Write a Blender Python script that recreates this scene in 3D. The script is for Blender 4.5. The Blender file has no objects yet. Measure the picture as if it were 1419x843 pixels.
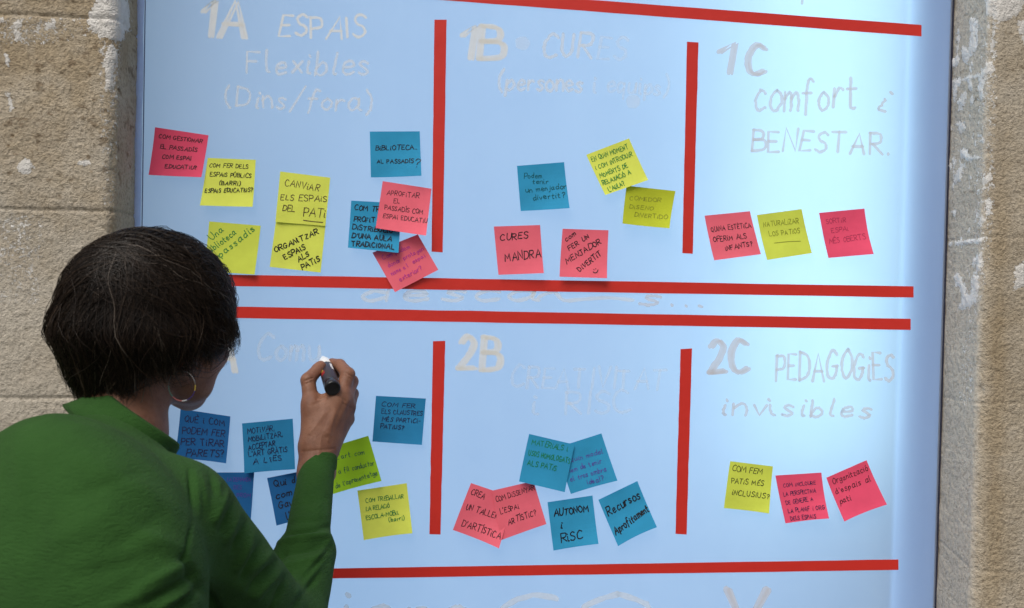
import bpy, math, random
import numpy as np
from mathutils import Matrix, Vector
R = math.radians
random.seed(7)
rng = np.random.default_rng(11)
scene = bpy.context.scene
COL = scene.collection

# ------------------------------------------------------------------ camera
PW, PH, F = 1419.0, 843.0, 1380.0            # photo size, focal length in photo pixels
CAM = np.array([0.0, -1.585, 1.55])
yaw, pitch, roll = R(6.03), R(-1.074), R(1.23)
fw = np.array([math.sin(yaw) * math.cos(pitch), math.cos(yaw) * math.cos(pitch), math.sin(pitch)])
r0 = np.array([math.cos(yaw), -math.sin(yaw), 0.0])
u0 = np.cross(r0, fw)
cr = math.cos(roll) * r0 + math.sin(roll) * u0
cu = -math.sin(roll) * r0 + math.cos(roll) * u0
cd = bpy.data.cameras.new('camera')
cam = bpy.data.objects.new('camera', cd)
COL.objects.link(cam)
cam.matrix_world = Matrix(((cr[0], cu[0], -fw[0], CAM[0]), (cr[1], cu[1], -fw[1], CAM[1]),
                           (cr[2], cu[2], -fw[2], CAM[2]), (0, 0, 0, 1)))
cd.sensor_width = 36.0
cd.lens = F / PW * 36.0
cd.clip_start, cd.clip_end = 0.02, 500.0
cd.dof.use_dof = True
cd.dof.focus_distance = 1.60
cd.dof.aperture_fstop = 9.0
scene.camera = cam

# ------------------------------------------------------------------ sky, sun, exposure
w = bpy.data.worlds.new('World')
scene.world = w
w.use_nodes = True
nt = w.node_tree
bg = nt.nodes['Background']
sky = nt.nodes.new('ShaderNodeTexSky')
sky.sky_type = 'NISHITA'
sky.sun_disc = False
sky.sun_elevation = R(52)
sky.sun_rotation = R(205)
sky.dust_density = 4.0
hs = nt.nodes.new('ShaderNodeHueSaturation')
hs.inputs['Saturation'].default_value = 0.32      # an overcast, nearly neutral sky
nt.links.new(sky.outputs[0], hs.inputs['Color'])
nt.links.new(hs.outputs[0], bg.inputs[0])
bg.inputs[1].default_value = 0.075
sd = bpy.data.lights.new('sun', 'SUN')
sd.energy = 2.0
sd.angle = R(38)
sd.color = (1.0, 0.95, 0.88)
so = bpy.data.objects.new('sun', sd)
COL.objects.link(so)
sdir = Vector((-0.38, -0.52, 1.0)).normalized()   # towards the sun: behind the camera, to the left, high
so.rotation_euler = sdir.to_track_quat('Z', 'Y').to_euler()
so.location = (-3, -4, 6)
scene.view_settings.view_transform = 'Standard'
scene.view_settings.look = 'None'
scene.view_settings.gamma = 1.0
scene.view_settings.exposure = 0.15


# ------------------------------------------------------------------ helpers
def P(px, py, Y=0.0):
    """the point on the upright plane at depth Y that the photo shows at px, py"""
    d = (px - PW / 2) * cr - (py - PH / 2) * cu + F * fw
    t = (Y - CAM[1]) / d[1]
    return CAM + t * d


def project(V):
    q = np.asarray(V) - CAM
    z = q @ fw
    return PW / 2 + F * (q @ cr) / z, PH / 2 - F * (q @ cu) / z


def tag(o, label=None, cat=None, group=None, kind=None):
    for k, v in (('label', label), ('category', cat), ('group', group), ('kind', kind)):
        if v:
            o[k] = v
    return o


def mesh(name, V, Fc, mat, parent=None, smooth=False, attrs=None):
    me = bpy.data.meshes.new(name)
    V = np.asarray(V, dtype=float)
    me.from_pydata(V.tolist(), [], Fc if isinstance(Fc, list) else Fc.tolist())
    if attrs:
        for k, a in attrs.items():
            at = me.attributes.new(k, 'FLOAT', 'POINT')
            at.data.foreach_set('value', np.asarray(a, dtype=np.float32))
    if smooth:
        me.polygons.foreach_set('use_smooth', np.ones(len(me.polygons), dtype=bool))
    me.update()
    o = bpy.data.objects.new(name, me)
    COL.objects.link(o)
    if mat:
        me.materials.append(mat)
    if parent:
        o.parent = parent
    return o


def empty(name, loc=(0, 0, 0)):
    o = bpy.data.objects.new(name, None)
    COL.objects.link(o)
    return o


class MB:
    def __init__(self):
        self.V, self.F = [], []

    def add(self, V, Fc):
        n = len(self.V)
        self.V += [tuple(v) for v in V]
        self.F += [tuple(i + n for i in f) for f in Fc]

    def box(self, a, b):
        (x0, y0, z0), (x1, y1, z1) = a, b
        self.add([(x0, y0, z0), (x1, y0, z0), (x1, y1, z0), (x0, y1, z0), (x0, y0, z1), (x1, y0, z1), (x1, y1, z1), (x0, y1, z1)],
                 [(3, 2, 1, 0), (4, 5, 6, 7), (0, 1, 5, 4), (1, 2, 6, 5), (2, 3, 7, 6), (3, 0, 4, 7)])

    def tube(self, pts, rad, n=8, cap=True):
        pts = [np.asarray(p, float) for p in pts]
        rad = rad if hasattr(rad, '__len__') else [rad] * len(pts)
        V = []
        for i, p in enumerate(pts):
            t = pts[min(i + 1, len(pts) - 1)] - pts[max(i - 1, 0)]
            t = t / (np.linalg.norm(t) + 1e-12)
            a = np.cross(t, (0, 0, 1) if abs(t[2]) < .9 else (1, 0, 0))
            a /= np.linalg.norm(a)
            b = np.cross(t, a)
            for k in range(n):
                an = 2 * math.pi * k / n
                V.append(p + rad[i] * (math.cos(an) * a + math.sin(an) * b))
        Fc = []
        for i in range(len(pts) - 1):
            for k in range(n):
                Fc.append((i * n + k, i * n + (k + 1) % n, (i + 1) * n + (k + 1) % n, (i + 1) * n + k))
        if cap:
            Fc.append(tuple(range(n))[::-1])
            Fc.append(tuple((len(pts) - 1) * n + k for k in range(n)))
        self.add(V, Fc)

    def build(self, name, mat, parent=None, smooth=False):
        return mesh(name, self.V, self.F, mat, parent, smooth)


def vnoise(p, seed=0):
    """value noise, numpy, p (N,3) -> (N,) in -1..1"""
    p = np.asarray(p, float)
    i = np.floor(p).astype(np.int64)
    f = p - i
    f = f * f * (3 - 2 * f)
    out = np.zeros(len(p))
    for dx in (0, 1):
        for dy in (0, 1):
            for dz in (0, 1):
                h = (i[:, 0] + dx) * 374761393 + (i[:, 1] + dy) * 668265263 + (i[:, 2] + dz) * 2147483647 + seed * 144269504
                h = (h ^ (h >> 13)) * 1274126177
                h = (h ^ (h >> 16)) & 0xffffff
                wgt = (f[:, 0] if dx else 1 - f[:, 0]) * (f[:, 1] if dy else 1 - f[:, 1]) * (f[:, 2] if dz else 1 - f[:, 2])
                out += wgt * (h / 0xffffff * 2 - 1)
    return out


def fbm(p, o=4, seed=0):
    a, s, t = 1.0, 0.0, 0.0
    p = np.asarray(p, float)
    for k in range(o):
        s = s + a * vnoise(p * (2.03 ** k), seed + k)
        t += a
        a *= .55
    return s / t


# ------------------------------------------------------------------ materials
def mat(name, col, rough=.6, spec=.5, **kw):
    m = bpy.data.materials.new(name)
    m.use_nodes = True
    b = m.node_tree.nodes['Principled BSDF']
    b.inputs['Base Color'].default_value = (*col, 1)
    b.inputs['Roughness'].default_value = rough
    b.inputs['Specular IOR Level'].default_value = spec
    for k, v in kw.items():
        b.inputs[k.replace('_', ' ')].default_value = v
    return m


def N(m, typ, **inp):
    n = m.node_tree.nodes.new(typ)
    for k, v in inp.items():
        n.inputs[k.replace('_', ' ')].default_value = v
    return n


def L(m, a, b):
    m.node_tree.links.new(a, b)


def coords(m):
    return N(m, 'ShaderNodeTexCoord').outputs['Object']


def noise(m, scale, detail=4, rough=.6):
    n = N(m, 'ShaderNodeTexNoise', Scale=scale, Detail=detail, Roughness=rough)
    L(m, coords(m), n.inputs['Vector'])
    return n.outputs['Fac']


def ramp(m, fac, stops):
    n = N(m, 'ShaderNodeValToRGB')
    cr_ = n.color_ramp
    while len(cr_.elements) < len(stops):
        cr_.elements.new(0.5)
    for e, (p, c) in zip(cr_.elements, stops):
        e.position = p
        e.color = (*c, 1) if len(c) == 3 else c
    L(m, fac, n.inputs['Fac'])
    return n.outputs['Color']


def mixc(m, fac, a, b, mode='MIX'):
    n = m.node_tree.nodes.new('ShaderNodeMix')
    n.data_type = 'RGBA'
    n.blend_type = mode
    for s, v in ((n.inputs[0], fac), (n.inputs[6], a), (n.inputs[7], b)):
        if hasattr(v, 'is_output'):
            L(m, v, s)
        else:
            s.default_value = v if not isinstance(v, tuple) else (*v, 1)
    return n.outputs[2]


def mathn(m, op, a, b=0.0):
    n = m.node_tree.nodes.new('ShaderNodeMath')
    n.operation = op
    for s, v in zip(n.inputs, (a, b)):
        if hasattr(v, 'is_output'):
            L(m, v, s)
        else:
            s.default_value = v
    return n.outputs[0]


def bump(m, height, dist, strength=1.0, prev=None):
    n = N(m, 'ShaderNodeBump', Strength=strength, Distance=dist)
    L(m, height, n.inputs['Height'])
    if prev:
        L(m, prev, n.inputs['Normal'])
    return n.outputs['Normal']


def bsdf(m):
    return m.node_tree.nodes['Principled BSDF']


def attr(m, name):
    n = m.node_tree.nodes.new('ShaderNodeAttribute')
    n.attribute_name = name
    return n.outputs['Fac']


# stone with plaster remains; 'plaster' and 'ochre' say how far each spot is plastered or stained
STONE = mat('stone', (.4, .33, .24), .92, .2)
m = STONE
big = noise(m, 9, 5)
fine = noise(m, 210, 2, .5)
grain = noise(m, 420, 3, .7)
pale = ramp(m, big, [(.3, (.455, .405, .33)), (.7, (.58, .53, .45))])
och = ramp(m, big, [(.3, (.36, .28, .18)), (.7, (.48, .395, .28))])
c = mixc(m, attr(m, 'ochre'), pale, och)
c = mixc(m, mathn(m, 'MULTIPLY', attr(m, 'grey'), .85), c, (.52, .465, .385))
c = mixc(m, mathn(m, 'MULTIPLY', attr(m, 'dark'), .7), c, (.17, .12, .07))
spk = ramp(m, fine, [(.30, (.62, .60, .57)), (.5, (1, 1, 1)), (.75, (1.1, 1.09, 1.06))])
c = mixc(m, .75, c, spk, 'MULTIPLY')
vor = N(m, 'ShaderNodeTexVoronoi', Scale=38.0)
L(m, coords(m), vor.inputs['Vector'])
pit = ramp(m, mathn(m, 'ADD', vor.outputs['Distance'], mathn(m, 'MULTIPLY', noise(m, 70, 3), .35)), [(.23, (.40, .33, .24)), (.31, (1, 1, 1))])
c = mixc(m, mathn(m, 'MULTIPLY', attr(m, 'pits'), .8), c, mixc(m, 1.0, c, pit, 'MULTIPLY'))
edge = mathn(m, 'ADD', attr(m, 'plaster'), mathn(m, 'MULTIPLY', mathn(m, 'SUBTRACT', noise(m, 230, 4, .7), .5), 2.0))
pm = ramp(m, edge, [(.46, (0, 0, 0)), (.56, (1, 1, 1))])
plc = ramp(m, noise(m, 60, 5, .7), [(.3, (.62, .59, .545)), (.7, (.80, .775, .735))])
c = mixc(m, pm, c, plc)
L(m, c, bsdf(m).inputs['Base Color'])
hgt = mathn(m, 'ADD', mathn(m, 'MULTIPLY', fine, 1.0), mathn(m, 'MULTIPLY', grain, .45))
hgt = mathn(m, 'MULTIPLY', hgt, mathn(m, 'SUBTRACT', 1.0, mathn(m, 'MULTIPLY', attr(m, 'grey'), .6)))
n1 = bump(m, hgt, .0030, .85)
n1 = bump(m, pm, .0012, .7, n1)
L(m, n1, bsdf(m).inputs['Normal'])

PAVE = mat('paving', (.22, .21, .2), .9, .2)
L(PAVE, ramp(PAVE, noise(PAVE, 6, 6), [(.3, (.085, .083, .08)), (.7, (.135, .13, .125))]), bsdf(PAVE).inputs['Base Color'])

# white translucent film of the light box: lamps behind it shine through
SHEET = bpy.data.materials.new('diffuser_film')
SHEET.use_nodes = True
m = SHEET
m.node_tree.nodes.remove(bsdf(m))
tr = N(m, 'ShaderNodeBsdfTranslucent', Color=(.72, .74, .78, 1))
pr = N(m, 'ShaderNodeBsdfPrincipled', Base_Color=(.80, .82, .86, 1), Roughness=.32)
pr.inputs['Specular IOR Level'].default_value = .35
mx = N(m, 'ShaderNodeMixShader')
mx.inputs[0].default_value = .11
mp_ = N(m, 'ShaderNodeMapping')
mp_.inputs['Scale'].default_value = (5, 5, .8)
L(m, coords(m), mp_.inputs['Vector'])
nn_ = N(m, 'ShaderNodeTexNoise', Scale=1.6, Detail=5.0)
L(m, mp_.outputs[0], nn_.inputs['Vector'])
sm_ = noise(m, 4, 6, .65)
L(m, mixc(m, .6, ramp(m, nn_.outputs['Fac'], [(.3, (.66, .69, .74)), (.7, (.77, .78, .81))]), ramp(m, sm_, [(.35, (.69, .72, .77)), (.65, (.75, .765, .795))])), tr.inputs['Color'])
L(m, ramp(m, sm_, [(.35, (.24, .24, .24)), (.7, (.48, .48, .48))]), pr.inputs['Roughness'])
L(m, tr.outputs[0], mx.inputs[1])
L(m, pr.outputs[0], mx.inputs[2])
L(m, mx.outputs[0], m.node_tree.nodes['Material Output'].inputs['Surface'])


def thinmat(name, col, trans, tcol, rough=.7, mottle=None, tone_vary=0):
    """paper, tape or paint: mostly its own colour, a little light comes through from behind"""
    m = bpy.data.materials.new(name)
    m.use_nodes = True
    b = bsdf(m)
    b.inputs['Base Color'].default_value = (*col, 1)
    b.inputs['Roughness'].default_value = rough
    b.inputs['Specular IOR Level'].default_value = .25
    t = N(m, 'ShaderNodeBsdfTransparent', Color=(*tcol, 1))
    x = N(m, 'ShaderNodeMixShader')
    x.inputs[0].default_value = trans
    if mottle:
        lo, hi, sc = mottle
        rr = N(m, 'ShaderNodeMapRange')
        rr.inputs['From Min'].default_value = .3
        rr.inputs['From Max'].default_value = .7
        rr.inputs['To Min'].default_value = lo
        rr.inputs['To Max'].default_value = hi
        L(m, noise(m, sc, 3, .7), rr.inputs['Value'])
        L(m, rr.outputs[0], x.inputs[0])
    L(m, b.outputs[0], x.inputs[1])
    L(m, t.outputs[0], x.inputs[2])
    L(m, x.outputs[0], m.node_tree.nodes['Material Output'].inputs['Surface'])
    if tone_vary:
        L(m, mixc(m, .5, col, ramp(m, noise(m, 25, 3), [(.3, tuple(.86 * v for v in col)), (.7, tuple(min(1, 1.1 * v) for v in col))])), b.inputs['Base Color'])  # random tone variation of the base colour
    return m


PAPER = {
    'pink': thinmat('pink_paper', (.95, .17, .23), .16, (1, .45, .55), .8, None, 1),
    'red': thinmat('red_paper', (.90, .095, .19), .10, (1, .3, .4), .8, None, 1),
    'yellow': thinmat('yellow_paper', (.84, .90, .14), .13, (.9, 1, .3), .8, None, 1),
    'olive': thinmat('olive_paper', (.70, .79, .10), .08, (.9, 1, .3), .8, None, 1),
    'green': thinmat('green_paper', (.42, .74, .03), .10, (.6, 1, .3), .8, None, 1),
    'blue': thinmat('blue_paper', (.035, .34, .60), .08, (.3, .7, 1), .8, None, 1),
    'half_shaded': thinmat('half_shaded_blue_paper', (.022, .23, .47), .08, (.3, .7, 1), .8, None, 1),  # blue paper with some of the woman's shade in its colour
    'moss': thinmat('moss_paper', (.50, .56, .03), .06, (.9, 1, .3), .8, None, 1),
    'shaded': thinmat('shaded_blue_paper', (.012, .12, .34), .06, (.3, .6, 1), .8, None, 1),  # blue paper darkened in colour where the woman blocks daylight
}
INK = {
    'black': mat('black_ink', (.012, .010, .014), .5, .3),
    'brown': mat('brown_ink', (.09, .05, .03), .6, .3),
    'green': mat('green_ink', (.012, .22, .055), .6, .3),
    'teal': mat('teal_ink', (.0, .09, .10), .6, .3),
    'violet': mat('violet_ink', (.09, .05, .34), .6, .3),
    'navy': mat('navy_ink', (.012, .016, .07), .6, .3),
    'faint': mat('pencil_ink', (.20, .22, .02), .7, .3),
    'rose': mat('rose_ink', (.42, .03, .09), .7, .3),
    'magenta': mat('magenta_ink', (.50, .04, .30), .6, .3),
}
TAPE = thinmat('red_tape', (.70, .034, .022), .05, (1, .2, .5), .42, (.03, .075, 30))
L(TAPE, bump(TAPE, noise(TAPE, 45, 4, .6), .0012, .5), bsdf(TAPE).inputs['Normal'])
bsdf(TAPE).inputs['Specular IOR Level'].default_value = .45
PAINT = {
    'solid': thinmat('chalk_paint', (.88, .88, .84), .4, (1, 1, 1), .8, (.18, .32, 25)),
    'thin': thinmat('thin_chalk_paint', (.88, .88, .85), .5, (1, 1, 1), .8, (.46, .60, 25)),
    'faded': thinmat('faded_chalk_paint', (.88, .88, .86), .7, (1, 1, 1), .8, (.72, .85, 18)),
    'grey': thinmat('backlit_chalk_paint', (.74, .72, .74), .4, (1, 1, 1), .8, (.33, .44, 25)),  # same white paint, colour darkened as it looks against the bright panel
}
SKIN = mat('skin', (.30, .135, .075), .5, .4, Subsurface_Weight=.08, Subsurface_Scale=.01)
SKIN.node_tree.nodes['Principled BSDF'].inputs['Subsurface Radius'].default_value = (1, .35, .2)
m = SKIN
L(m, ramp(m, noise(m, 45, 5, .65), [(.3, (.17, .068, .038)), (.5, (.225, .098, .056)), (.75, (.285, .135, .08))]), bsdf(m).inputs['Base Color'])
L(m, bump(m, mathn(m, 'ADD', noise(m, 900, 3), noise(m, 260, 4)), .0011, .5), bsdf(m).inputs['Normal'])
KNIT = mat('green_knit', (.04, .14, .028), .95, .1, Sheen_Weight=.03, Sheen_Roughness=.5)
m = KNIT
L(m, ramp(m, noise(m, 14, 5, .7), [(.3, (.026, .076, .017)), (.7, (.036, .103, .023))]), bsdf(m).inputs['Base Color'])
st_ = N(m, 'ShaderNodeMapping')
st_.inputs['Scale'].default_value = (130, 130, 430)
L(m, coords(m), st_.inputs['Vector'])
rib = N(m, 'ShaderNodeTexNoise', Scale=1.0, Detail=2.0)
L(m, st_.outputs[0], rib.inputs['Vector'])
L(m, bump(m, mathn(m, 'ADD', rib.outputs['Fac'], noise(m, 700, 3)), .0016, .8), bsdf(m).inputs['Normal'])
HAIR = mat('dark_hair', (.010, .008, .0065), .40, .32)
m = HAIR
L(m, ramp(m, attr(m, 'tint'), [(0, (.010, .0064, .0045)), (.5, (.030, .019, .0125)), (.93, (.085, .056, .037)), (1, (.16, .13, .105))]), bsdf(m).inputs['Base Color'])
TROUSERS = mat('dark_trousers', (.02, .022, .03), .9, .2)
SHOE = mat('shoe_leather', (.03, .025, .02), .5, .4)
EYE = mat('eye_white', (.7, .68, .65), .2, .5)
BLACKP = mat('black_plastic', (.012, .012, .014), .28, .5)
WHITEP = mat('white_plastic', (.8, .8, .79), .35, .5)
LABELM = mat('marker_print', (.035, .03, .04), .35, .5)
PR = {k: mat('print_' + k, v, .4) for k, v in dict(red=(.30, .025, .03), yellow=(.45, .33, .04), white=(.7, .7, .72), teal=(.03, .3, .25), pink=(.6, .3, .35)).items()}
TRIM = mat('edge_plastic', (.42, .47, .70), .45, .4, Transmission_Weight=0.0)
L(TRIM, ramp(TRIM, noise(TRIM, 60, 5, .7), [(.3, (.30, .34, .56)), (.7, (.52, .57, .80))]), bsdf(TRIM).inputs['Base Color'])
_t = N(TRIM, 'ShaderNodeBsdfTranslucent', Color=(.75, .78, .95, 1))
_x = N(TRIM, 'ShaderNodeMixShader')
_x.inputs[0].default_value = .6
L(TRIM, bsdf(TRIM).outputs[0], _x.inputs[1])
L(TRIM, _t.outputs[0], _x.inputs[2])
L(TRIM, _x.outputs[0], TRIM.node_tree.nodes['Material Output'].inputs['Surface'])
GAP_SHADE = mat('dark_gap_shade', (.035, .035, .06), .6, .3)  # dark colour standing in for shadow in the panel's edge gap
BOXIN = mat('light_box_lining', (.5, .52, .55), .8, .2)

# ------------------------------------------------------------------ the setting
o = mesh('pavement', [(-30, -30, 0), (30, -30, 0), (30, 6, 0), (-30, 6, 0)], [(0, 1, 2, 3)], PAVE)
tag(o, 'grey paving along the stone wall', 'pavement', kind='structure')

XL = P(189, 200)[0]          # left and right edge of the opening
XR = P(1309.5, 421)[0]
ZB, ZT = 0.35, 2.75
REC = 0.11                   # how far the panel lies behind the wall face
JL = [P(80, 291, -REC)[2], P(60, 552, -REC)[2], P(60, 22, -REC)[2]]
JR = [P(1400, 329, -REC)[2], P(1400, 560, -REC)[2], P(1400, 792, -REC)[2], P(1400, -120, -REC)[2]]

PATCH_L = [[(136, -8), (121, 26), (121, 34), (139, 52), (150, 53), (158, 58), (170, 54), (172, 42), (181, 42), (179, 10), (174, -8)],
           [(150, 66), (142, 90), (147, 105), (146, 122), (158, 126), (161, 100), (162, 75), (156, 60)],
           [(12, 28), (30, 30), (27, 40), (20, 39)], [(17, 44), (29, 46), (28, 56), (23, 53)], [(47, 35), (56, 37), (52, 45), (47, 43)], [(60, 32), (78, 28), (77, 38), (66, 41)],
           [(9, 128), (13, 130), (18, 150), (15, 154)], [(7, 74), (11, 76), (13, 92), (9, 92)], [(26, 228), (38, 221), (47, 231), (40, 240), (27, 239)],
           [(108, 224), (120, 221), (127, 226), (118, 231), (110, 229)], [(-30, 60), (-10, 40), (-5, 100), (-25, 130)], [(0, 24), (8, 25), (6, 31), (0, 30)]]
PATCH_R = [[(1341, 27), (1354, 24), (1353, 69), (1341, 85), (1335, 86), (1331, 69), (1335, 63), (1342, 69), (1346, 45)],
           [(1320, 112), (1359, 102), (1366, 85), (1377, 88), (1376, 100), (1362, 107), (1363, 133), (1361, 138), (1357, 123), (1357, 107), (1335, 112), (1330, 119), (1324, 142), (1320, 140)],
           [(1331, 133), (1339, 127), (1336, 147), (1331, 152)], [(1344, 138), (1348, 132), (1347, 148)], [(1375, 28), (1382, 31), (1380, 55), (1376, 74), (1372, 57)],
           [(1363, -8), (1425, -8), (1412, 20), (1397, 26), (1385, 34), (1378, 26), (1368, 19)], [(1328, 208), (1337, 205), (1348, 217), (1362, 218), (1344, 224), (1330, 218)],
           [(1332, 227), (1337, 226), (1332, 251), (1321, 254)], [(1370, 226), (1376, 229), (1374, 260), (1366, 256)], [(1364, 277), (1373, 272), (1373, 296), (1364, 306)],
           [(1313, 336), (1364, 330), (1362, 336), (1314, 341)], [(1347, 359), (1361, 351), (1360, 362), (1347, 369)],
           [(1321, 382), (1330, 379), (1344, 411), (1349, 382), (1358, 382), (1356, 411), (1347, 426), (1326, 429), (1333, 411), (1326, 394)],
           [(1407, 368), (1419, 362), (1421, 396), (1407, 402)], [(1326, 172), (1334, 168), (1341, 178), (1330, 186)], [(1359, 152), (1363, 156), (1361, 163)], [(1412, 30), (1421, 28), (1421, 62), (1414, 50)],
           [(1318, 292), (1325, 293), (1324, 304)], [(1340, 320), (1344, 316), (1343, 326)]]


WASH_L = [[(-40, 26), (122, 26), (128, 48), (80, 60), (-40, 58)], [(140, 55), (166, 55), (162, 200), (158, 288), (146, 288), (140, 140)], [(-40, 300), (60, 300), (50, 420), (-40, 420)]]
WASH_R = [[(1362, 20), (1384, 20), (1374, 330), (1356, 430), (1346, 430)], [(1340, 430), (1352, 430), (1345, 560), (1330, 560)]]


def poly_sd(x, y, poly):
    """signed distance to a polygon in photo pixels, positive inside"""
    best = np.full(len(x), 1e9)
    ins = np.zeros(len(x), bool)
    n = len(poly)
    for i in range(n):
        (ax, ay), (bx, by) = poly[i], poly[(i + 1) % n]
        dx, dy = bx - ax, by - ay
        t = np.clip(((x - ax) * dx + (y - ay) * dy) / (dx * dx + dy * dy), 0, 1)
        best = np.minimum(best, np.hypot(x - ax - t * dx, y - ay - t * dy))
        hit = ((ay > y) != (by > y)) & (x < (bx - ax) * (y - ay) / ((by - ay) or 1e-9) + ax)
        ins ^= hit
    return np.where(ins, best, -best)


def stone_wall(name, side, label):
    """one jamb of the opening: reveal, worn round corner, wall face; a single displaced mesh"""
    X = XL if side < 0 else XR
    rc = .016
    prof = []
    for y in np.linspace(.30, .02, 6):
        prof.append((X, y, side * -1, 0))
    for y in np.arange(.018, -(REC - rc), -.0022):
        prof.append((X, y, -side, 0))
    for a in np.linspace(0, math.pi / 2, 12):
        prof.append((X + side * rc * (1 - math.cos(a)), -(REC - rc) - rc * math.sin(a), -side * math.cos(a), -math.sin(a)))
    for dxx in list(np.arange(.0022, .20, .0022)) + list(np.linspace(.21, .45, 24)) + list(np.linspace(.5, 2.6, 22)):
        prof.append((X + side * (rc + dxx), -REC, 0, -1))
    z0, z1 = P(700, 880, -REC)[2], P(700, -60, -REC)[2]
    zs = list(np.linspace(0, z0 - .01, 30)) + list(np.arange(z0, z1, .0024)) + list(np.linspace(z1 + .01, 3.4, 30))
    zs = np.array(zs)
    prof = np.array(prof)
    n, k = len(prof), len(zs)
    V = np.zeros((k, n, 3))
    V[:, :, 0], V[:, :, 1], V[:, :, 2] = prof[None, :, 0], prof[None, :, 1], zs[:, None]
    Nn = np.zeros((k, n, 3))
    Nn[:, :, 0], Nn[:, :, 1] = prof[None, :, 2], prof[None, :, 3]
    V, Nn = V.reshape(-1, 3), Nn.reshape(-1, 3)
    px, py = project(V)
    # plaster remains
    pl = np.full(len(V), -30.0)
    for poly in (PATCH_L if side < 0 else PATCH_R):
        pl = np.maximum(pl, poly_sd(px, py, poly))
    if side > 0:
        fl = (fbm(V * np.array([70, 70, 30]), 4, 61) - .36) * 26 - np.clip((py - 380) / 40, 0, 1) * 30 - np.clip((-Nn[:, 1] - .5) * 60, 0, 30)
        pl = np.maximum(pl, fl)
    pl = pl + 4.2 * fbm(V * np.array([95, 95, 45]), 4, 5)
    pl = pl + 3.0 * fbm(V * np.array([260, 260, 150]), 2, 77)
    plaster = np.clip(.54 + pl / 7.0, 0, 1)
    wash = np.full(len(V), -40.0)
    for poly in (WASH_L if side < 0 else WASH_R):
        wash = np.maximum(wash, poly_sd(px, py, poly))
    plaster = np.maximum(plaster, np.clip(.5 + wash / 14, 0, .5) * (.72 + .55 * fbm(V * 130, 3, 41)))
    dark = np.clip((fbm(V * np.array([65, 65, 130]), 4, 51) - .30) * 7, 0, 1)
    # ochre where the stone is stained brown
    n1 = fbm(V * 14, 4, 9)
    n2 = fbm(V * 45, 4, 19)
    if side < 0:
        och = np.clip(.85 - (py - 60) / 420, 0.06, 1) + .5 * n1 + .4 * n2
        och = np.maximum(och, np.clip((26 - py) / 8, 0, 1) * (.85 + .3 * n2))
        och = np.maximum(och, np.where(Nn[:, 1] > -.8, .62 + .3 * n1, 0))
        grey = np.clip((py - 300) / 200, 0, .55)
        pits = np.clip((300 - py) / 90, 0.05, 1)
    else:
        face = np.clip((-Nn[:, 1] - .35) / .4, 0, 1)
        band = np.exp(-((px - 1392 + (py / 843) * 18) / 14) ** 2) * np.clip((py - 120) / 200, 0, 1)
        och = face * (.50 + .38 * n1) + .55 * band + .2 * n2
        grey = (1 - face) * .95
        pits = .35 + .5 * face * np.clip((300 - py) / 200, 0, 1)
    och = np.clip(och, 0, 1)
    dark = dark * (np.clip((295 - py) / 60, 0, 1) if side < 0 else np.clip((420 - py) / 150, .12, 1) * .7)
    # joints between the blocks
    dj = np.full(len(V), 1.0)
    for z in (JL if side < 0 else JR):
        wob = .0022 * fbm(V[:, [0, 0, 0]] * np.array([18, 0, 0]) + z * 7 + np.array([0, z * 31, 0]), 3, 3)
        dj = np.minimum(dj, np.abs(V[:, 2] - z - wob + (0 if side < 0 else (V[:, 1] + REC) * (-.2 if z == JR[2] else .02))))
    joint = np.exp(-(dj / .0020) ** 2)
    d = .0022 * fbm(V * 7, 3, 1) + .0009 * fbm(V * 40, 4, 2) + .0009 * fbm(V * 200, 2, 4) - .0028 * joint * (.35 if side > 0 else 1) + .0011 * np.clip(pl / 3, 0, 1)
    corner = np.exp(-((np.abs(Nn[:, 0]) - .7) / .25) ** 2)
    d -= corner * .006 * np.clip(fbm(V * 25, 4, 33) + .15, 0, 1)
    d *= np.clip((.02 - V[:, 1]) / .012, 0, 1)
    V = V + Nn * d[:, None]
    idx = np.arange(k * n).reshape(k, n)
    q = np.stack([idx[:-1, :-1], idx[:-1, 1:], idx[1:, 1:], idx[1:, :-1]], -1).reshape(-1, 4)
    if side > 0:
        q = q[:, ::-1]
    o = mesh(name, V, q, STONE, None, True, dict(plaster=plaster, ochre=och, grey=np.clip(grey + .3 * n1 * (grey > .1), 0, 1), pits=pits, dark=dark))
    return o


o = stone_wall('stone_wall', -1, 'x')
tag(o, 'rough tan sandstone wall behind the woman with brown stains and a big white plaster patch at its corner', 'wall', 'stone walls beside the panel')
o = stone_wall('stone_wall', 1, 'x')
tag(o, 'sandstone wall with grey reveal flecked with white paint, on the side of the panel away from the woman', 'wall', 'stone walls beside the panel')

# ------------------------------------------------------------------ the backlit panel
panel = empty('backlit_panel')
tag(panel, 'tall glowing pale blue backlit panel set into the stone opening, divided by red tape', 'display panel')
xl, xr = XL + .0005, XR - .0024
g = []
nx, nz = 40, 60
for j in range(nz + 1):
    for i in range(nx + 1):
        g.append((xl + (xr - xl) * i / nx, 0, ZB + (ZT - ZB) * j / nz))
fc = [(j * (nx + 1) + i, j * (nx + 1) + i + 1, (j + 1) * (nx + 1) + i + 1, (j + 1) * (nx + 1) + i) for j in range(nz) for i in range(nx)]
mesh('diffuser_film', g, fc, SHEET, panel)
b = MB()
DEP = .26
b.box((XL + .001, DEP, ZB - .02), (XR - .001, DEP + .01, ZT + .02))
b.box((XL - .006, .004, ZB - .02), (XL - .002, DEP - .001, ZT + .02))
b.box((XR - .006, .004, ZB - .02), (XR - .002, DEP - .001, ZT + .02))
b.box((XL + .006, .004, ZT), (XR - .007, DEP - .001, ZT + .02))
b.box((XL + .006, .004, ZB - .02), (XR - .007, DEP - .001, ZB))
XB = P(1243, 300, .016)[0]
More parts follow.
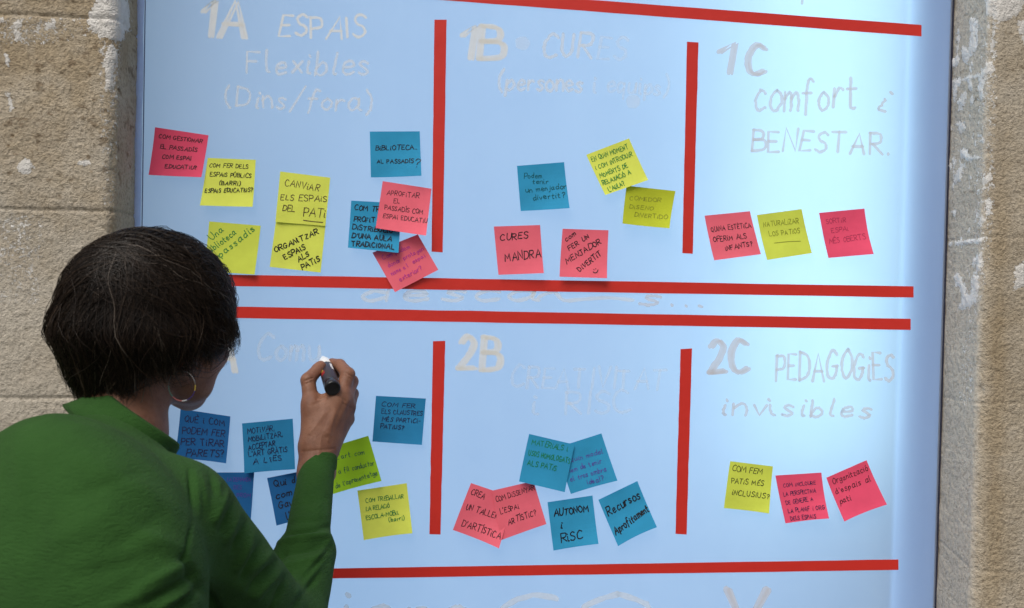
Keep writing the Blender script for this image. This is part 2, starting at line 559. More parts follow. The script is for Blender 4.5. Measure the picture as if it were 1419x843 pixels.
b.box((XB, .030, ZB + .002), (XB + .005, DEP - .002, ZT - .002))      # unseen board, added to cut off lamp light and darken the right band
b.build('light_box', BOXIN, panel)
# edge bead on the left, dark strips coloured as the shadow in the gaps either side
zz = np.arange(.4, 2.5, .006)
jit = fbm(np.stack([zz * 25, zz * 0, zz * 0], 1), 3, 8)
ji2 = fbm(np.stack([zz * 60, zz * 0 + 3, zz * 0], 1), 3, 4)
EV, EF = [], []
for z_, j_, k_ in zip(zz, jit, ji2):
    for q_, (xo, yo) in enumerate(((-.001, -.006), (.002, -.0045), (.0055, -.003), (.0085 + .0012 * j_, -.0012))):
        EV.append((XL + xo, yo - .0012 * k_ * (q_ in (1, 2)), z_))
for i_ in range(len(zz) - 1):
    for q_ in range(3):
        EF.append((i_ * 4 + q_, i_ * 4 + q_ + 1, i_ * 4 + q_ + 5, i_ * 4 + q_ + 4))
mesh('edge_bead', EV, EF, TRIM, panel, True)
b = MB()
b.box((XL + .0098, -.002, .4), (XL + .0110, -.0002, 2.5))
b.build('gap_shade', mat('grey_blue_gap_shade', (.13, .15, .26), .6, .3), panel)
b = MB()
b.box((XR - .0022, -.003, .4), (XR - .0010, .002, 2.5))
b.build('gap_shade', GAP_SHADE, panel)


def lamp(x0, x1, y, power, col, zlo=ZB + .05, zhi=ZT - .05, name='panel_lamp'):
    d = bpy.data.lights.new(name, 'AREA')
    d.shape = 'RECTANGLE'
    d.size = x1 - x0
    d.size_y = zhi - zlo
    d.energy = power
    d.color = col
    o = bpy.data.objects.new(name, d)
    COL.objects.link(o)
    o.location = ((x0 + x1) / 2, y, (zlo + zhi) / 2)
    o.rotation_euler = (R(-90), 0, 0)       # shines towards -Y, onto the film
    o.parent = panel
    return o


lamp(XL + .03, XB - .02, .25, 7.0, (.345, .63, 1.0))
lamp(P(1000, 400, .17)[0], XB - .012, .17, 1.5, (.50, .87, 1.0), P(1150, 640, .15)[2])
lamp(XB + .012, XR - .015, .22, 1.0, (.30, .55, 1.0))


# ------------------------------------------------------------------ stroke lettering
G = {
    'A': "0,0 4,10 7,0/1.2,3.6 6,3.6", 'B': "0,0 0.2,10/~0,10 4.5,9.4 4.6,6.2 0.4,5.4/~.4,5.4 5.8,4.9 5.6,1 0,0", 'C': "~5.8,8.6 3,10 .3,6 .7,1.6 3,0 6,1.2",
    'D': "0,0 .2,10/~0,10 4.8,8.6 6.2,5 4.6,1.2 0,0", 'E': "5,9.8 .2,10 0,0 5.2,.2/.1,5.3 4,5.4", 'F': "5.2,10 .2,9.8 0,0/.1,5.3 4,5.4",
    'G': "~5.8,8.6 3,10 .3,6 .7,1.4 3.4,0 5.6,1.6 5.9,4.3/3.4,4.3 6.6,4.4", 'H': "0,0 .2,10/5.6,10 5.4,0/.2,5 5.5,5.2", 'I': "1,0 1.2,10", 'J': "~4,10 4,2 2,0 0,1.8/1.5,10 6,10",
    'K': "0,0 .2,10/5,10 .3,4.6 5.4,0", 'L': "0,10 .1,.1 5,0", 'M': "0,0 .8,10 4,3 7.2,10 8,0", 'N': "0,0 .3,10 5.4,.2 5.8,10", 'O': "~3,10 .3,7 .3,3 3,0 5.8,3 5.8,7 3,10",
    'P': "0,0 .2,10/~0,10 5,9.5 5,5.4 .2,4.6", 'Q': "~3,10 .3,7 .3,3 3,0 5.8,3 5.8,7 3,10/3.6,2.6 6.6,-1", 'R': "0,0 .2,10/~0,10 5,9.5 4.8,5.6 .3,4.8/1.5,4.9 5.8,0",
    'S': "~5.2,8.8 3,10 .6,8.2 1.6,5.8 4.4,4.4 5,1.8 2.6,0 0,1.2", 'T': "0,9.8 6.4,10/3.2,10 3,0", 'U': "~0,10 .2,3 2.4,0 5,2.6 5.4,10", 'V': "0,10 3,0 6.2,10",
    'W': "0,10 2,0 4,7 6,0 8,10", 'X': "0,10 5.6,0/5.4,10 0,0", 'Y': "0,10 3,5/6,10 2.4,0", 'Z': "0,9.8 5.4,10 .2,.2 5.6,0",
    'a': "~4.4,4.8 2,5.6 .2,2.6 1.6,0 4,2.2 4.4,5.4/~4.4,5.4 4.2,1.2 5.4,.2", 'b': "~.4,10 .1,0/~.1,2.6 2.6,5.6 4.4,2.8 2.4,0 .1,1", 'c': "~4,4.8 2,5.6 .2,2.6 1.6,0 4.2,.9",
    'd': "~4.2,4.6 2,5.4 .2,2.6 1.6,0 4.2,2/4.6,10 4.4,.2", 'e': "~.4,2.8 4,3.4 3,5.5 .8,4.6 .4,1.6 2,0 4.4,1.1", 'f': "~4.4,9.2 2.8,10 1.8,7 1.2,-1.5/0,5.4 3.8,5.6",
    'g': "~4.2,4.8 2,5.6 .2,3 1.6,.6 4,2.4 4.4,5.4/~4.4,5.4 4.2,-1.6 2,-3 0,-2", 'h': "0,10 .1,0/~.1,3.4 2.4,5.6 3.8,4 4,0", 'i': "~.6,5.4 .4,1 1.4,.1/.7,8.2 1,7.6", 'j': "~2,5.4 1.8,-1.6 0,-2.6/2,8.2 2.3,7.6",
    'k': "0,10 .1,0/3.6,5.4 .3,2.4 4,0", 'l': "~.6,10 .4,1.4 1.6,.1", 'm': "0,5.4 .1,0/~.1,3.6 1.8,5.6 2.8,4 2.9,0/~2.9,3.6 4.6,5.6 5.8,4 6,0", 'n': "0,5.4 .1,0/~.1,3.4 2.2,5.6 3.8,4 4,0",
    'o': "~2.2,5.6 .3,3.8 .4,1.4 2.2,0 4.2,1.8 4.2,4 2.2,5.6", 'p': "0,5.4 .1,-3/~.1,2.6 2.4,5.6 4.4,3 2.4,.2 .1,1", 'q': "~4.2,4.8 2,5.6 .2,3 1.6,.4 4,2.4/4.3,5.4 4.2,-3", 'r': "0,5.4 .2,0/~.2,3 1.8,5.4 3.4,5",
    's': "~3.6,4.8 2,5.6 .6,4.4 3.4,1.6 2,0 0,.8", 't': "~1.6,8.6 1.4,1 3.2,.3/0,5.5 3.6,5.7", 'u': "~0,5.4 .3,1 2.2,.1 4,2 4.2,5.4/4.2,5.4 4.4,.1", 'v': "0,5.4 2,0 4.2,5.4", 'x': "0,5.4 4,0/4,5.4 0,0",
    'y': "0,5.4 2.2,.6/4.4,5.4 1,-3", 'z': "0,5.4 4,5.4 .2,.1 4.2,0", '~': "~0,2 1.6,4.4 3,1 5,1.4 8,2.2 11,1.4",
    '1': "0,6.8 3,10 2.6,0", '2': "~.4,8 2.6,10 4.8,8 3.4,4.6 0,.2/0,.2 5.4,.6", '3': "~.4,9 3,10 4.4,7.8 2,5.6 4.8,3.4 2.8,0 0,1",
    '?': "~.2,8 2,10 4.4,8.4 3.6,6 2.2,4.8 2,2.8/2,.6 2.2,0", ',': ".8,1 .2,-1.4", '.': ".3,.6 .7,0", "'": ".6,10 .2,7.6", '(': "~2.4,11 .4,7 .6,2 2.4,-1.4", ')': "~.2,11 2.2,7 2,2 .2,-1.4", '/': "0,-1 5,11", '-': ".2,4.6 3,4.8", ':': ".3,5 .6,4.6/.3,1 .6,.4",
    ')s': "0,0 0,0", '*': "~0,3.4 1.4,0 4.4,0 6,3.8/1.6,7.6 1.7,6.6/4,7.8 4.1,6.8",
}
ACC = {'É': ('E', 1), 'È': ('E', -1), 'À': ('A', -1), 'Ó': ('O', 1), 'Í': ('I', 1), 'Ú': ('U', 1), 'ó': ('o', 1), 'é': ('e', 1), 'à': ('a', -1), 'Ï': ('I', 0), 'í': ('i', 1)}


def catmull(p, n=5):
    p = [p[0]] + p + [p[-1]]
    out = []
    for i in range(1, len(p) - 2):
        a, b_, c_, d_ = (np.array(p[i + k]) for k in (-1, 0, 1, 2))
        for t in np.linspace(0, 1, n, endpoint=False):
            out.append(.5 * (2 * b_ + (c_ - a) * t + (2 * a - 5 * b_ + 4 * c_ - d_) * t * t + (3 * b_ - a - 3 * c_ + d_) * t ** 3))
    out.append(np.array(p[-2]))
    return out


def glyph(ch):
    acc = None
    if ch in ACC:
        ch, acc = ACC[ch]
    st, wd = [], 0
    for s in G[ch].split('/') if ch != '/' else [G['/']]:
        cur = s.startswith('~')
        pts = [tuple(float(v) for v in q.split(',')) for q in s.lstrip('~').split()]
        wd = max(wd, max(q[0] for q in pts))
        st.append(catmull(pts) if cur else [np.array(q) for q in pts])
    if acc is not None:
        top = 11.2 if ch.isupper() else 7
        st.append([np.array((wd * .5 - acc * .8, top)), np.array((wd * .5 + acc * .9 + .1, top + 1.8))])
    return st, wd


def text_strokes(text, x0, y0, x1, y1, h, slant=.0, jit=.5, up=None):
    """strokes of hand lettering from (x0,y0) to (x1,y1) along a baseline, y pointing down"""
    rnd = random.Random(text + str(x0))
    cur, gl = 0, []
    for ch in text:
        if ch == ' ':
            cur += 5.5
            continue
        st, wd = glyph(ch)
        gl.append((st, cur))
        cur += wd + 2.2 * rnd.uniform(.7, 1.2)
    tot = cur - 2.2
    dx, dy = (x1 - x0) / tot, (y1 - y0) / tot
    ln = math.hypot(x1 - x0, y1 - y0)
    ux, uy = ((y1 - y0) / ln, -(x1 - x0) / ln)
    if up:
        ux, uy = up
    out = []
    for st, off in gl:
        jy, js, jr = rnd.gauss(0, .35) * jit, 1 + rnd.gauss(0, .06) * jit, rnd.gauss(0, .07) * jit + slant
        for s in st:
            q = []
            for p in s:
                x = off + p[0] * js + p[1] * jr + rnd.gauss(0, .1) * jit
                y = (p[1] * js + jy + rnd.gauss(0, .1) * jit) / 10 * h
                q.append((x0 + x * dx + y * ux, y0 + x * dy + y * uy))
            out.append(q)
    return out


def ribbon(mb, pts, wdt, fn, metric=1.0, vary=.18, rnd=random):
    """a flat pen stroke; pts in 2D, fn maps 2D to a 3D point just in front of its surface"""
    pts = [np.array(p, float) for p in pts]
    q = [pts[0]]
    for p in pts[1:]:
        if np.linalg.norm(p - q[-1]) > 1e-6:
            q.append(p)
    if len(q) < 2:
        q.append(q[0] + np.array([wdt * .3, 0]))
    d0 = (q[1] - q[0]) / np.linalg.norm(q[1] - q[0])
    d1 = (q[-1] - q[-2]) / np.linalg.norm(q[-1] - q[-2])
    q = [q[0] - d0 * wdt * .45] + q + [q[-1] + d1 * wdt * .45]
    V = []
    n = len(q)
    for i, p in enumerate(q):
        t = q[min(i + 1, n - 1)] - q[max(i - 1, 0)]
        t /= np.linalg.norm(t) + 1e-12
        nr = np.array((-t[1], t[0]))
        k = .5 * wdt * (1 + rnd.uniform(-vary, vary)) * (.45 if i in (0, n - 1) else 1)
        V += [fn(p + nr * k), fn(p - nr * k)]
    mb.add(V, [(2 * i, 2 * i + 1, 2 * i + 3, 2 * i + 2) for i in range(n - 1)])


# ------------------------------------------------------------------ painted headings on the panel
def heading(lines, matk, wdt, label, depth=-.0006, jit=.9):
    b = MB()
    for (t, x0, y0, x1, y1, h, *r) in lines:
        k = r[0] if r else 1.0
        for s in text_strokes(t, x0, y0, x1, y1, h, .06, jit):
            depth -= .00001
            ribbon(b, s, wdt * k * .9, lambda p: P(p[0], p[1], depth))
    o = b.build('painted_heading', PAINT[matk], panel)
    o['label'] = label
    return o


def brush(lines, matk, label, wdt=3.9, off=5.5):
    """the thick numerals, each stroke gone over twice"""
    b = MB()
    dz = -.0004
    for (t, x0, y0, x1, y1, h) in lines:
        for s in text_strokes(t, x0, y0, x1, y1, h, .02, .25):
            dz -= .00003
            ribbon(b, s, wdt * 1.7, lambda p: P(p[0], p[1], dz))
            s2 = [(p[0] + off * .8, p[1] + 1.2) for p in s]
            dz -= .00003
            ribbon(b, s2, wdt * 1.2, lambda p: P(p[0], p[1], dz))
    o = b.build('painted_heading', PAINT[matk], panel)
    o['label'] = label


brush([('1A', 278, 50, 338, 52, 50)], 'solid', 'thick painted 1A')
heading([('ESPAIS', 386, 51, 503, 54, 30)], 'solid', 4.2, 'painted word ESPAIS')
heading([('Flexibles', 342, 101, 508, 104, 31)], 'thin', 4.2, 'painted word Flexibles')
heading([('(Dins/fora)', 312, 147, 514, 155, 28)], 'thin', 3.8, 'painted words Dins/fora')
brush([('1B', 637, 80, 694, 83, 46)], 'solid', 'thick painted 1B')
heading([('CUR', 752, 77, 818, 81, 33)], 'thin', 5.0, 'first painted letters of CURES')
heading([('ES', 828, 81, 866, 84, 31)], 'faded', 5.0, 'faded last letters of CURES')
heading([('(persones', 690, 125, 806, 127, 25)], 'thin', 4.4, 'painted word persones')
heading([('i equips)', 822, 128, 924, 133, 25)], 'faded', 4.2, 'faded painted words i equips')
brush([('1', 993, 101, 1012, 102, 42), ('C', 1033, 102, 1056, 103, 42)], 'grey', 'thick painted 1C')
heading([('comfort', 1045, 152, 1186, 155, 48)], 'grey', 4.6, 'painted word comfort')
heading([('i', 1212, 154, 1226, 155, 34)], 'grey', 4.6, 'painted letter i after comfort')
heading([('BENESTAR.', 1042, 208, 1232, 214, 29)], 'grey', 4.4, 'painted word BENESTAR')
heading([('desca', 500, 417, 742, 417, 25), ('~', 744, 419, 880, 421, 34)], 'thin', 5.6, 'painted word in the gap between tapes', jit=.25)
heading([('s...', 886, 424, 972, 425, 24)], 'grey', 4.5, 'last painted letters in the gap between tapes')
brush([('2A', 272, 513, 322, 515, 48)], 'solid', 'thick painted 2A')
heading([('Comu', 356, 499, 442, 500, 36)], 'faded', 5.4, 'painted word being written')
brush([('2B', 634, 511, 690, 514, 46)], 'solid', 'thick painted 2B')
heading([('CREATIVITAT', 708, 536, 920, 540, 28)], 'faded', 4.6, 'faded painted word CREATIVITAT')
heading([('i', 736, 573, 748, 573, 30)], 'faded', 4.6, 'faded painted letter i')
heading([('RISC', 784, 573, 872, 572, 30)], 'faded', 4.6, 'faded painted word RISC')
brush([('2C', 982, 517, 1036, 516, 46)], 'grey', 'thick painted 2C')
heading([('PEDAGOGiES', 1075, 527, 1238, 527, 38)], 'grey', 4.6, 'painted word PEDAGOGIES')
heading([('invisibles', 1000, 575, 1206, 578, 27)], 'grey', 4.4, 'painted word invisibles')
heading([('iens', 474, 872, 640, 876, 62)], 'thin', 8.0, 'tall painted letters cut off below')
heading([('CO', 690, 872, 880, 870, 46)], 'thin', 9.0, 'round painted letters cut off below')
brush([('V', 1004, 872, 1060, 872, 56)], 'grey', 'painted strokes cut off below', 5.5)
heading([('mplu', 1062, -8, 1200, -3, 34)], 'grey', 4.0, 'painted letters cut off above')
for (cx, cy, r_, k, nm) in ((724, 60, 10, 'grey', 'round smudge beside 1B'), (877, 141, 10, 'faded', 'round smudge under the bracket')):
    b = MB()
    V = [P(cx, cy, -.0005)] + [P(cx + r_ * math.cos(a) * random.uniform(.9, 1.1), cy + r_ * math.sin(a) * random.uniform(.9, 1.1), -.0005) for a in np.linspace(0, 2 * math.pi, 20, endpoint=False)]
    b.add(V, [(0, 1 + i, 1 + (i + 1) % 20) for i in range(20)])
    o = b.build('paint_smudge', PAINT['faded'], panel)
    o['label'] = nm

# ------------------------------------------------------------------ red tape
def tape(corners, label):
    tl, tr_, br, bl = corners
    nseg = 24
    long_h = abs(tr_[0] - tl[0]) > abs(bl[1] - tl[1])
    rnd = random.Random(label)
    front, back = [], []
    for i in range(nseg + 1):
        t = i / nseg
        if long_h:
            a = (tl[0] + (tr_[0] - tl[0]) * t, tl[1] + (tr_[1] - tl[1]) * t)
            c_ = (bl[0] + (br[0] - bl[0]) * t, bl[1] + (br[1] - bl[1]) * t)
        else:
            a = (tl[0] + (bl[0] - tl[0]) * t, tl[1] + (bl[1] - tl[1]) * t)
            c_ = (tr_[0] + (br[0] - tr_[0]) * t, tr_[1] + (br[1] - tr_[1]) * t)
        w1, w2 = rnd.gauss(0, .12), rnd.gauss(0, .12)
        if i in (0, nseg):
            w1 = w2 = 0
        if long_h:
            a, c_ = (a[0], a[1] + w1), (c_[0], c_[1] + w2)
        else:
            a, c_ = (a[0] + w1, a[1]), (c_[0] + w2, c_[1])
        y = -.0016 - abs(rnd.gauss(0, .00008))
        front += [P(*a, y), P(*c_, y)]
        back += [P(*a, -.0010), P(*c_, -.0010)]
    n = len(front)
    Fc = []
    for i in range(nseg):
        k = 2 * i
        Fc.append((k, k + 1, k + 3, k + 2))
        Fc.append((n + k + 2, n + k + 3, n + k + 1, n + k))
        Fc.append((k, k + 2, n + k + 2, n + k))
        Fc.append((k + 3, k + 1, n + k + 1, n + k + 3))
    Fc += [(1, 0, n, n + 1), (n - 2, n - 1, 2 * n - 1, 2 * n - 2)]
    o = mesh('red_tape', front + back, Fc, TAPE)
    tag(o, label, 'tape', 'strips of red tape on the panel')


tape([(330, -37), (1277, 34.8), (1277, 50.7), (330, -21)], 'slanting red tape strip above the 1B and 1C headings')
tape([(215, 379), (1266, 397), (1266, 412.5), (215, 395)], 'long red tape strip touched by the notes of the upper row')
tape([(215, 423), (1262, 442), (1262, 457.5), (215, 439)], 'long red tape strip just above the 2B and 2C headings')
tape([(215, 791.7), (1245, 775.5), (1245, 790), (215, 805.6)], 'lowest long red tape strip, below the notes under 2C')
tape([(602, 27.5), (619, 27.5), (613.5, 350), (598, 349)], 'upright red tape strip between ESPAIS and 1B')
tape([(952, 58), (968, 59), (960, 352), (945.5, 351)], 'upright red tape strip between CURES and 1C')
tape([(600, 473), (617, 472.5), (610.5, 741), (595, 740.5)], 'upright red tape strip close to the 2B heading')
tape([(943, 484), (959, 483), (951.5, 741), (936, 740)], 'upright red tape strip close to the 2C heading')

# ------------------------------------------------------------------ sticky notes
def note(color, ink, corners, lines, label, layer=0, pen=1.0, curl=.012, under=None):
    TL, TR, BR, BL = [np.array(c_, float) for c_ in corners]
    rnd = random.Random(label)
    k1, k2, k3 = rnd.uniform(.4, 1.0) * curl, rnd.uniform(-.5, .8) * curl, rnd.uniform(0, .5) * curl
    base = -.0018 - .0012 * layer
    wob = [rnd.uniform(0, 6) for _ in range(3)]

    def surf(u, v, off=0.0):
        # stuck along the top edge; the free end lifts off the panel a little
        q = (TL * (1 - u) + TR * u) * (1 - v) + (BL * (1 - u) + BR * u) * v
        vv = max(v, 0)
        lift = k1 * vv ** 2.2 + k2 * vv ** 2 * (u - .5) + k3 * vv * (2 * u - 1) ** 2 + .0005 * math.sin(5 * u + wob[0]) * vv + .0004 * math.sin(9 * v + wob[1]) * vv
        p0 = P(q[0], q[1], base)
        return np.array((p0[0], base - max(lift, 0) - off, p0[2]))
    n = 12
    V = [surf(i / n, j / n) for j in range(n + 1) for i in range(n + 1)]
    m_ = len(V)
    V += [surf(i / n, j / n, -.00025) for j in range(n + 1) for i in range(n + 1)]
    Fc = []
    s = n + 1
    for j in range(n):
        for i in range(n):
            a = j * s + i
            Fc.append((a, a + s, a + s + 1, a + 1))
            Fc.append((m_ + a, m_ + a + 1, m_ + a + s + 1, m_ + a + s))
    ring = [i for i in range(n)] + [j * s + n for j in range(n)] + [n * s + n - i for i in range(n)] + [(n - j) * s for j in range(n)]
    for a, b_ in zip(ring, ring[1:] + ring[:1]):
        Fc.append((a, b_, m_ + b_, m_ + a))
    o = mesh('sticky_note', V, Fc, PAPER[color], None, False)
    tag(o, label, 'sticky note', 'sticky notes on the panel')
    b = MB()
    zo = .00015
    for ln in lines:
        t, ua, va, ub, vb, h = ln[:6]
        h *= .84
        if t == '_':
            ribbon(b, [(ua, va), ((ua + ub) / 2, va + .01), (ub, vb)], .016 * pen, lambda p: surf(p[0], p[1], .0002), rnd=rnd)
            continue
        for st in text_strokes(t, ua, va, ub, vb, h, .05, 1.0):
            st2 = []
            for a, c_ in zip(st[:-1], st[1:]):
                st2.append(a)
                st2.append(((a[0] + c_[0]) / 2, (a[1] + c_[1]) / 2))
            st2.append(st[-1])
            zo += .000008
            ribbon(b, st2, .0135 * pen, lambda p: surf(p[0], p[1], zo), rnd=rnd)
    if lines:
        b.build('handwriting', INK[ink], o)
    return o


note('red', 'black', [(214.8, 176.5), (288.9, 187.7), (281, 246.8), (208.8, 243.8)],
     [('COM GESTIONAR', .09, .21, .9, .2, .1), ('EL PASSADÍS', .14, .42, .83, .42, .1), ('COM ESPAI', .2, .63, .74, .62, .1), ('EDUCATIU?', .28, .83, .87, .82, .1)],
     'crimson note with a lifted lower edge beside the wall, reading COM GESTIONAR EL PASSADÍS', 0)
note('yellow', 'black', [(287.8, 219), (354.4, 221.7), (351.2, 287.4), (278.7, 285.6)],
     [('COM FER DELS', .06, .19, .85, .19, .1), ('ESPAiS PÚBLiCS', .1, .38, .92, .38, .1), ('(BARRi)', .3, .55, .72, .55, .1), ('ESPAiS EDUCATiUS?', .05, .73, .97, .68, .1)],
     'yellow note overlapping the corner of a crimson note, reading COM FER DELS ESPAIS PÚBLICS', 1)
note('olive', 'green', [(289.9, 307), (361.4, 313), (353.8, 380.8), (284, 376)],
     [('Una', .1, .38, .3, .16, .16), ('biblioteca', .06, .66, .55, .2, .16), ('al passadis', .08, .92, .9, .1, .16)],
     'yellow green note with diagonal green writing partly behind the hair of the woman', 0, 1.1, .008)
note('yellow', 'black', [(383, 301), (451.6, 308), (444.4, 378), (373.9, 370.1)],
     [('ORGANiTZAR', .07, .70, .88, .24, .125), ('ESPAiS', .28, .82, .66, .57, .125), ('ALS', .55, .84, .75, .69, .115), ('PATiS', .64, .98, .97, .77, .125)],
     'yellow note with thick black diagonal writing ORGANITZAR, hanging under another yellow note', 0, 1.5, .002)
note('yellow', 'brown', [(388.3, 237.8), (457.7, 246.4), (450.9, 313.5), (381.8, 307.8)],
     [('CANViAR', .12, .27, .8, .3, .16), ('ELS ESPAiS', .06, .56, .97, .5, .14), ('DEL', .12, .77, .36, .76, .14), ('PATi', .54, .83, .96, .83, .2), ('_', .55, .92, .94, .93, 0)],
     'yellow note with brown writing CANVIAR ELS ESPAIS DEL PATI, underlined last word', 1, 1.05, .0015)
note('blue', 'black', [(512.4, 182.5), (581.6, 182.2), (583.9, 244.9), (514.1, 246.6)],
     [('BiBLiOTECA..', .11, .41, .93, .4, .12), ('AL PASSADÍS', .13, .69, .84, .7, .1), ('?', .86, .8, .95, .8, .22)],
     'blue note near upright tape reading BIBLIOTECA AL PASSADÍS, above a pink note', 0, 1.15)
note('pink', 'magenta', [(516, 350.3), (579, 325), (607.2, 374.2), (547.4, 405)],
     [('Com podem', .12, .24, .72, .24, .13), ('donar protagon', .14, .45, .94, .42, .13), ('nisme a l', .12, .64, .5, .63, .12), ('espai', .62, .6, .9, .58, .12), ('exterior?', .2, .84, .72, .82, .13)],
     'tilted pink note with purple writing, its corner hanging over the long red tape', 0, .9)
note('blue', 'black', [(486.7, 278.2), (556.5, 282), (552.3, 350.9), (482.5, 343.7)],
     [('COM TREURE', .08, .19, .9, .2, .13), ('PROFiT DE LA', .08, .43, .95, .42, .12), ('DiSTRiBUCiÓ', .06, .6, .85, .62, .12), ("D'UNA AULA", .06, .78, .84, .78, .12), ('TRADiCiONAL', .07, .95, .9, .93, .12)],
     'blue note with bold black writing TRADICIONAL, half covered by a pink note', 1, 1.35)
note('pink', 'black', [(530.3, 251.2), (598.1, 261.7), (590.1, 327.5), (520.9, 316.7)],
     [('APROFiTAR', .12, .27, .76, .24, .12), ('EL', .28, .42, .4, .41, .11), ('PASSADÍS COM', .12, .58, .88, .56, .11), ('ESPAi EDUCATiU', .11, .76, .98, .73, .11)],
     'pink note lying over a blue note and reading APROFITAR EL PASSADÍS', 2, .8)
note('blue', 'teal', [(716.4, 230.1), (781.7, 224.9), (787.4, 289.6), (721.1, 293)],
     [('Podem', .13, .29, .5, .3, .14), ('tenir', .3, .42, .62, .44, .13), ('un menjador', .14, .6, .98, .57, .13), ('divertit?', .28, .77, .94, .76, .14)],
     'blue note in the 1B field with green writing Podem tenir un menjador', 0, .95)
note('yellow', 'green', [(812.4, 214.7), (871.7, 192), (896.4, 250.4), (837, 271.3)],
     [('EN QUiN MOMENT', .06, .2, .9, .21, .13), ('i COM iNTRODUiR', .06, .4, .92, .39, .12), ('MOMENTS DE', .07, .6, .72, .58, .12), ('RELAXACiÓ A', .06, .78, .72, .75, .12), ("L'AULA?", .12, .96, .5, .93, .12)],
     'tilted yellow note with dense green capitals, below the faded CURES heading', 0, 1.0)
note('moss', 'faint', [(868.3, 257.5), (936.1, 265), (923.6, 317.5), (859.9, 310.7)],
     [('COMEDOR', .1, .36, .75, .33, .12), ('DiSEÑO'.replace('Ñ', 'N'), .12, .58, .62, .56, .12), ('DiVERTiDO', .25, .78, .93, .76, .13)],
     'olive yellow note with faint pencil capitals, beside the upright tape near 1C', 1, .8)
note('pink', 'black', [(684.3, 314.1), (748.5, 312), (752.4, 378.8), (690.3, 381.1)],
     [('CURES', .11, .29, .72, .27, .16), ('MANDRA', .18, .74, .97, .66, .2)],
     'pink note with large black writing CURES, resting just above the red tape', 0, 1.5)
note('pink', 'black', [(779.6, 317.2), (843.2, 319.3), (839, 385.8), (773.8, 383.8)],
     [('com', .1, .27, .3, .12, .13), ('FER UN', .18, .45, .6, .17, .12), ('MENJADOR', .15, .73, .86, .27, .14), ('DiVERTiT', .43, .88, .88, .52, .13), ('*', .72, .9, .82, .86, .12)],
     'pink note with diagonal black writing MENJADOR DIVERTIT and a smiling face', 0, 1.25)
note('pink', 'black', [(976.4, 299.1), (1039.2, 292.9), (1052.1, 352.7), (986.9, 361.2)],
     [('QUiNA ESTÈTiCA', .08, .37, .95, .37, .13), ('OFERiM ALS', .08, .6, .8, .6, .13), ('iNFANTS?', .3, .82, .88, .78, .12)],
     'pink note under BENESTAR reading QUINA ESTÈTICA OFERIM ALS INFANTS', 0, 1.0)
note('olive', 'faint', [(1048.9, 298.2), (1110.9, 289.9), (1122.9, 351.2), (1060.1, 360.7)],
     [('NATURALiZAR', .1, .28, .87, .3, .13), ('LOS PATiOS', .18, .5, .85, .52, .13), ('_', .25, .66, .82, .7, 0)],
     'yellow green note with faint underlined writing between a pink and a crimson note', 0, .8)
note('red', 'rose', [(1135.1, 295.2), (1197.9, 289.2), (1203.6, 352.7), (1144.8, 357.9)],
     [('SORTiR', .12, .25, .55, .25, .12), ('ESPAi', .2, .46, .58, .44, .12), ('MÉS OBERTS', .1, .7, .92, .66, .14)],
     'crimson note with hardly visible writing, the outermost under BENESTAR', 0, .8)
note('shaded', 'navy', [(250.2, 566.8), (319.2, 577.3), (314.7, 640.9), (245.4, 632.6)],
     [('QUÈ i COM', .1, .25, .9, .22, .16), ('PODEM FER', .08, .49, .92, .45, .16), ('PER TiRAR', .08, .73, .92, .66, .16), ('PARETS?', .2, .95, .93, .88, .17)],
     'dark blue note below the earring of the woman, reading PER TIRAR PARETS', 0, 1.25)  # its darkness is her shade, put into the paper colour
note('half_shaded', 'navy', [(335.4, 587), (405.6, 580.4), (409.7, 649.2), (339.7, 654.9)],
     [('MOTiVAR,', .1, .22, .62, .2, .13), ('MOBiLiTZAR,', .1, .38, .78, .34, .12), ('ACCEPTAR', .1, .55, .62, .5, .12), ("L'ART GRÀTiS", .1, .68, .86, .64, .12), ("A L'iES", .18, .83, .74, .8, .12)],
     "blue note reading MOTIVAR MOBILITZAR between shoulder and wrist of the woman", 1, 1.0)
note('shaded', 'violet', [(301, 655), (352.2, 654.9), (348, 724), (290, 720)],
     [('LA DEMANDA', .3, .18, .93, .18, .1), ('DES', .5, .34, .7, .34, .1), ('PROM', .6, .5, .95, .5, .1)],
     'blue note with violet writing mostly hidden behind the green sleeve', 0, .9)
note('shaded', 'black', [(370, 662.7), (434, 650), (444, 712), (384.8, 725.6)],
     [('Qui dem', .12, .22, .8, .22, .17), ('com', .1, .48, .45, .46, .17), ('Gaudir', .12, .68, .7, .66, .17), ("l'a", .25, .95, .5, .92, .19)],
     'dark blue note with bold black writing partly behind the forearm', 0, 1.5)  # blue paper, darkened in colour by the shade near her arm
note('half_shaded', 'navy', [(521, 548.7), (590.1, 552.5), (584.6, 615.8), (516.2, 611.3)],
     [('COM FER', .13, .22, .8, .22, .11), ('ELS CLAUSTRES', .14, .38, .96, .37, .11), ('MÉS PARTiCi-', .16, .54, .92, .54, .11), ('PATiUS?', .14, .7, .6, .7, .11)],
     'blue note between the marker and the upright tape, reading COM FER ELS CLAUSTRES', 0, 1.0)
note('green', 'teal', [(444, 624), (510.3, 604.1), (528.9, 665), (462.5, 682.9)],
     [("L'art com", .25, .3, .82, .36, .14), ('a fil conductor', .22, .62, .95, .64, .14), ("de l'aprenentatge", .08, .9, .95, .86, .13)],
     'bright green note touching the cuff, with faint slanting handwriting', 0, .75)
note('yellow', 'green', [(495.2, 680.1), (563.6, 669.8), (571.5, 736.5), (504.5, 746.1)],
     [('COM TREBALLAR', .14, .27, .9, .29, .1), ('LA RELACiÓ', .12, .44, .6, .44, .1), ('ESCOLA-MÒBiL'.replace('Ò', 'O'), .1, .62, .78, .6, .1), ('(barri)', .55, .72, .86, .72, .1)],
     'yellow note with small green writing below the bright green note', 0, .9)
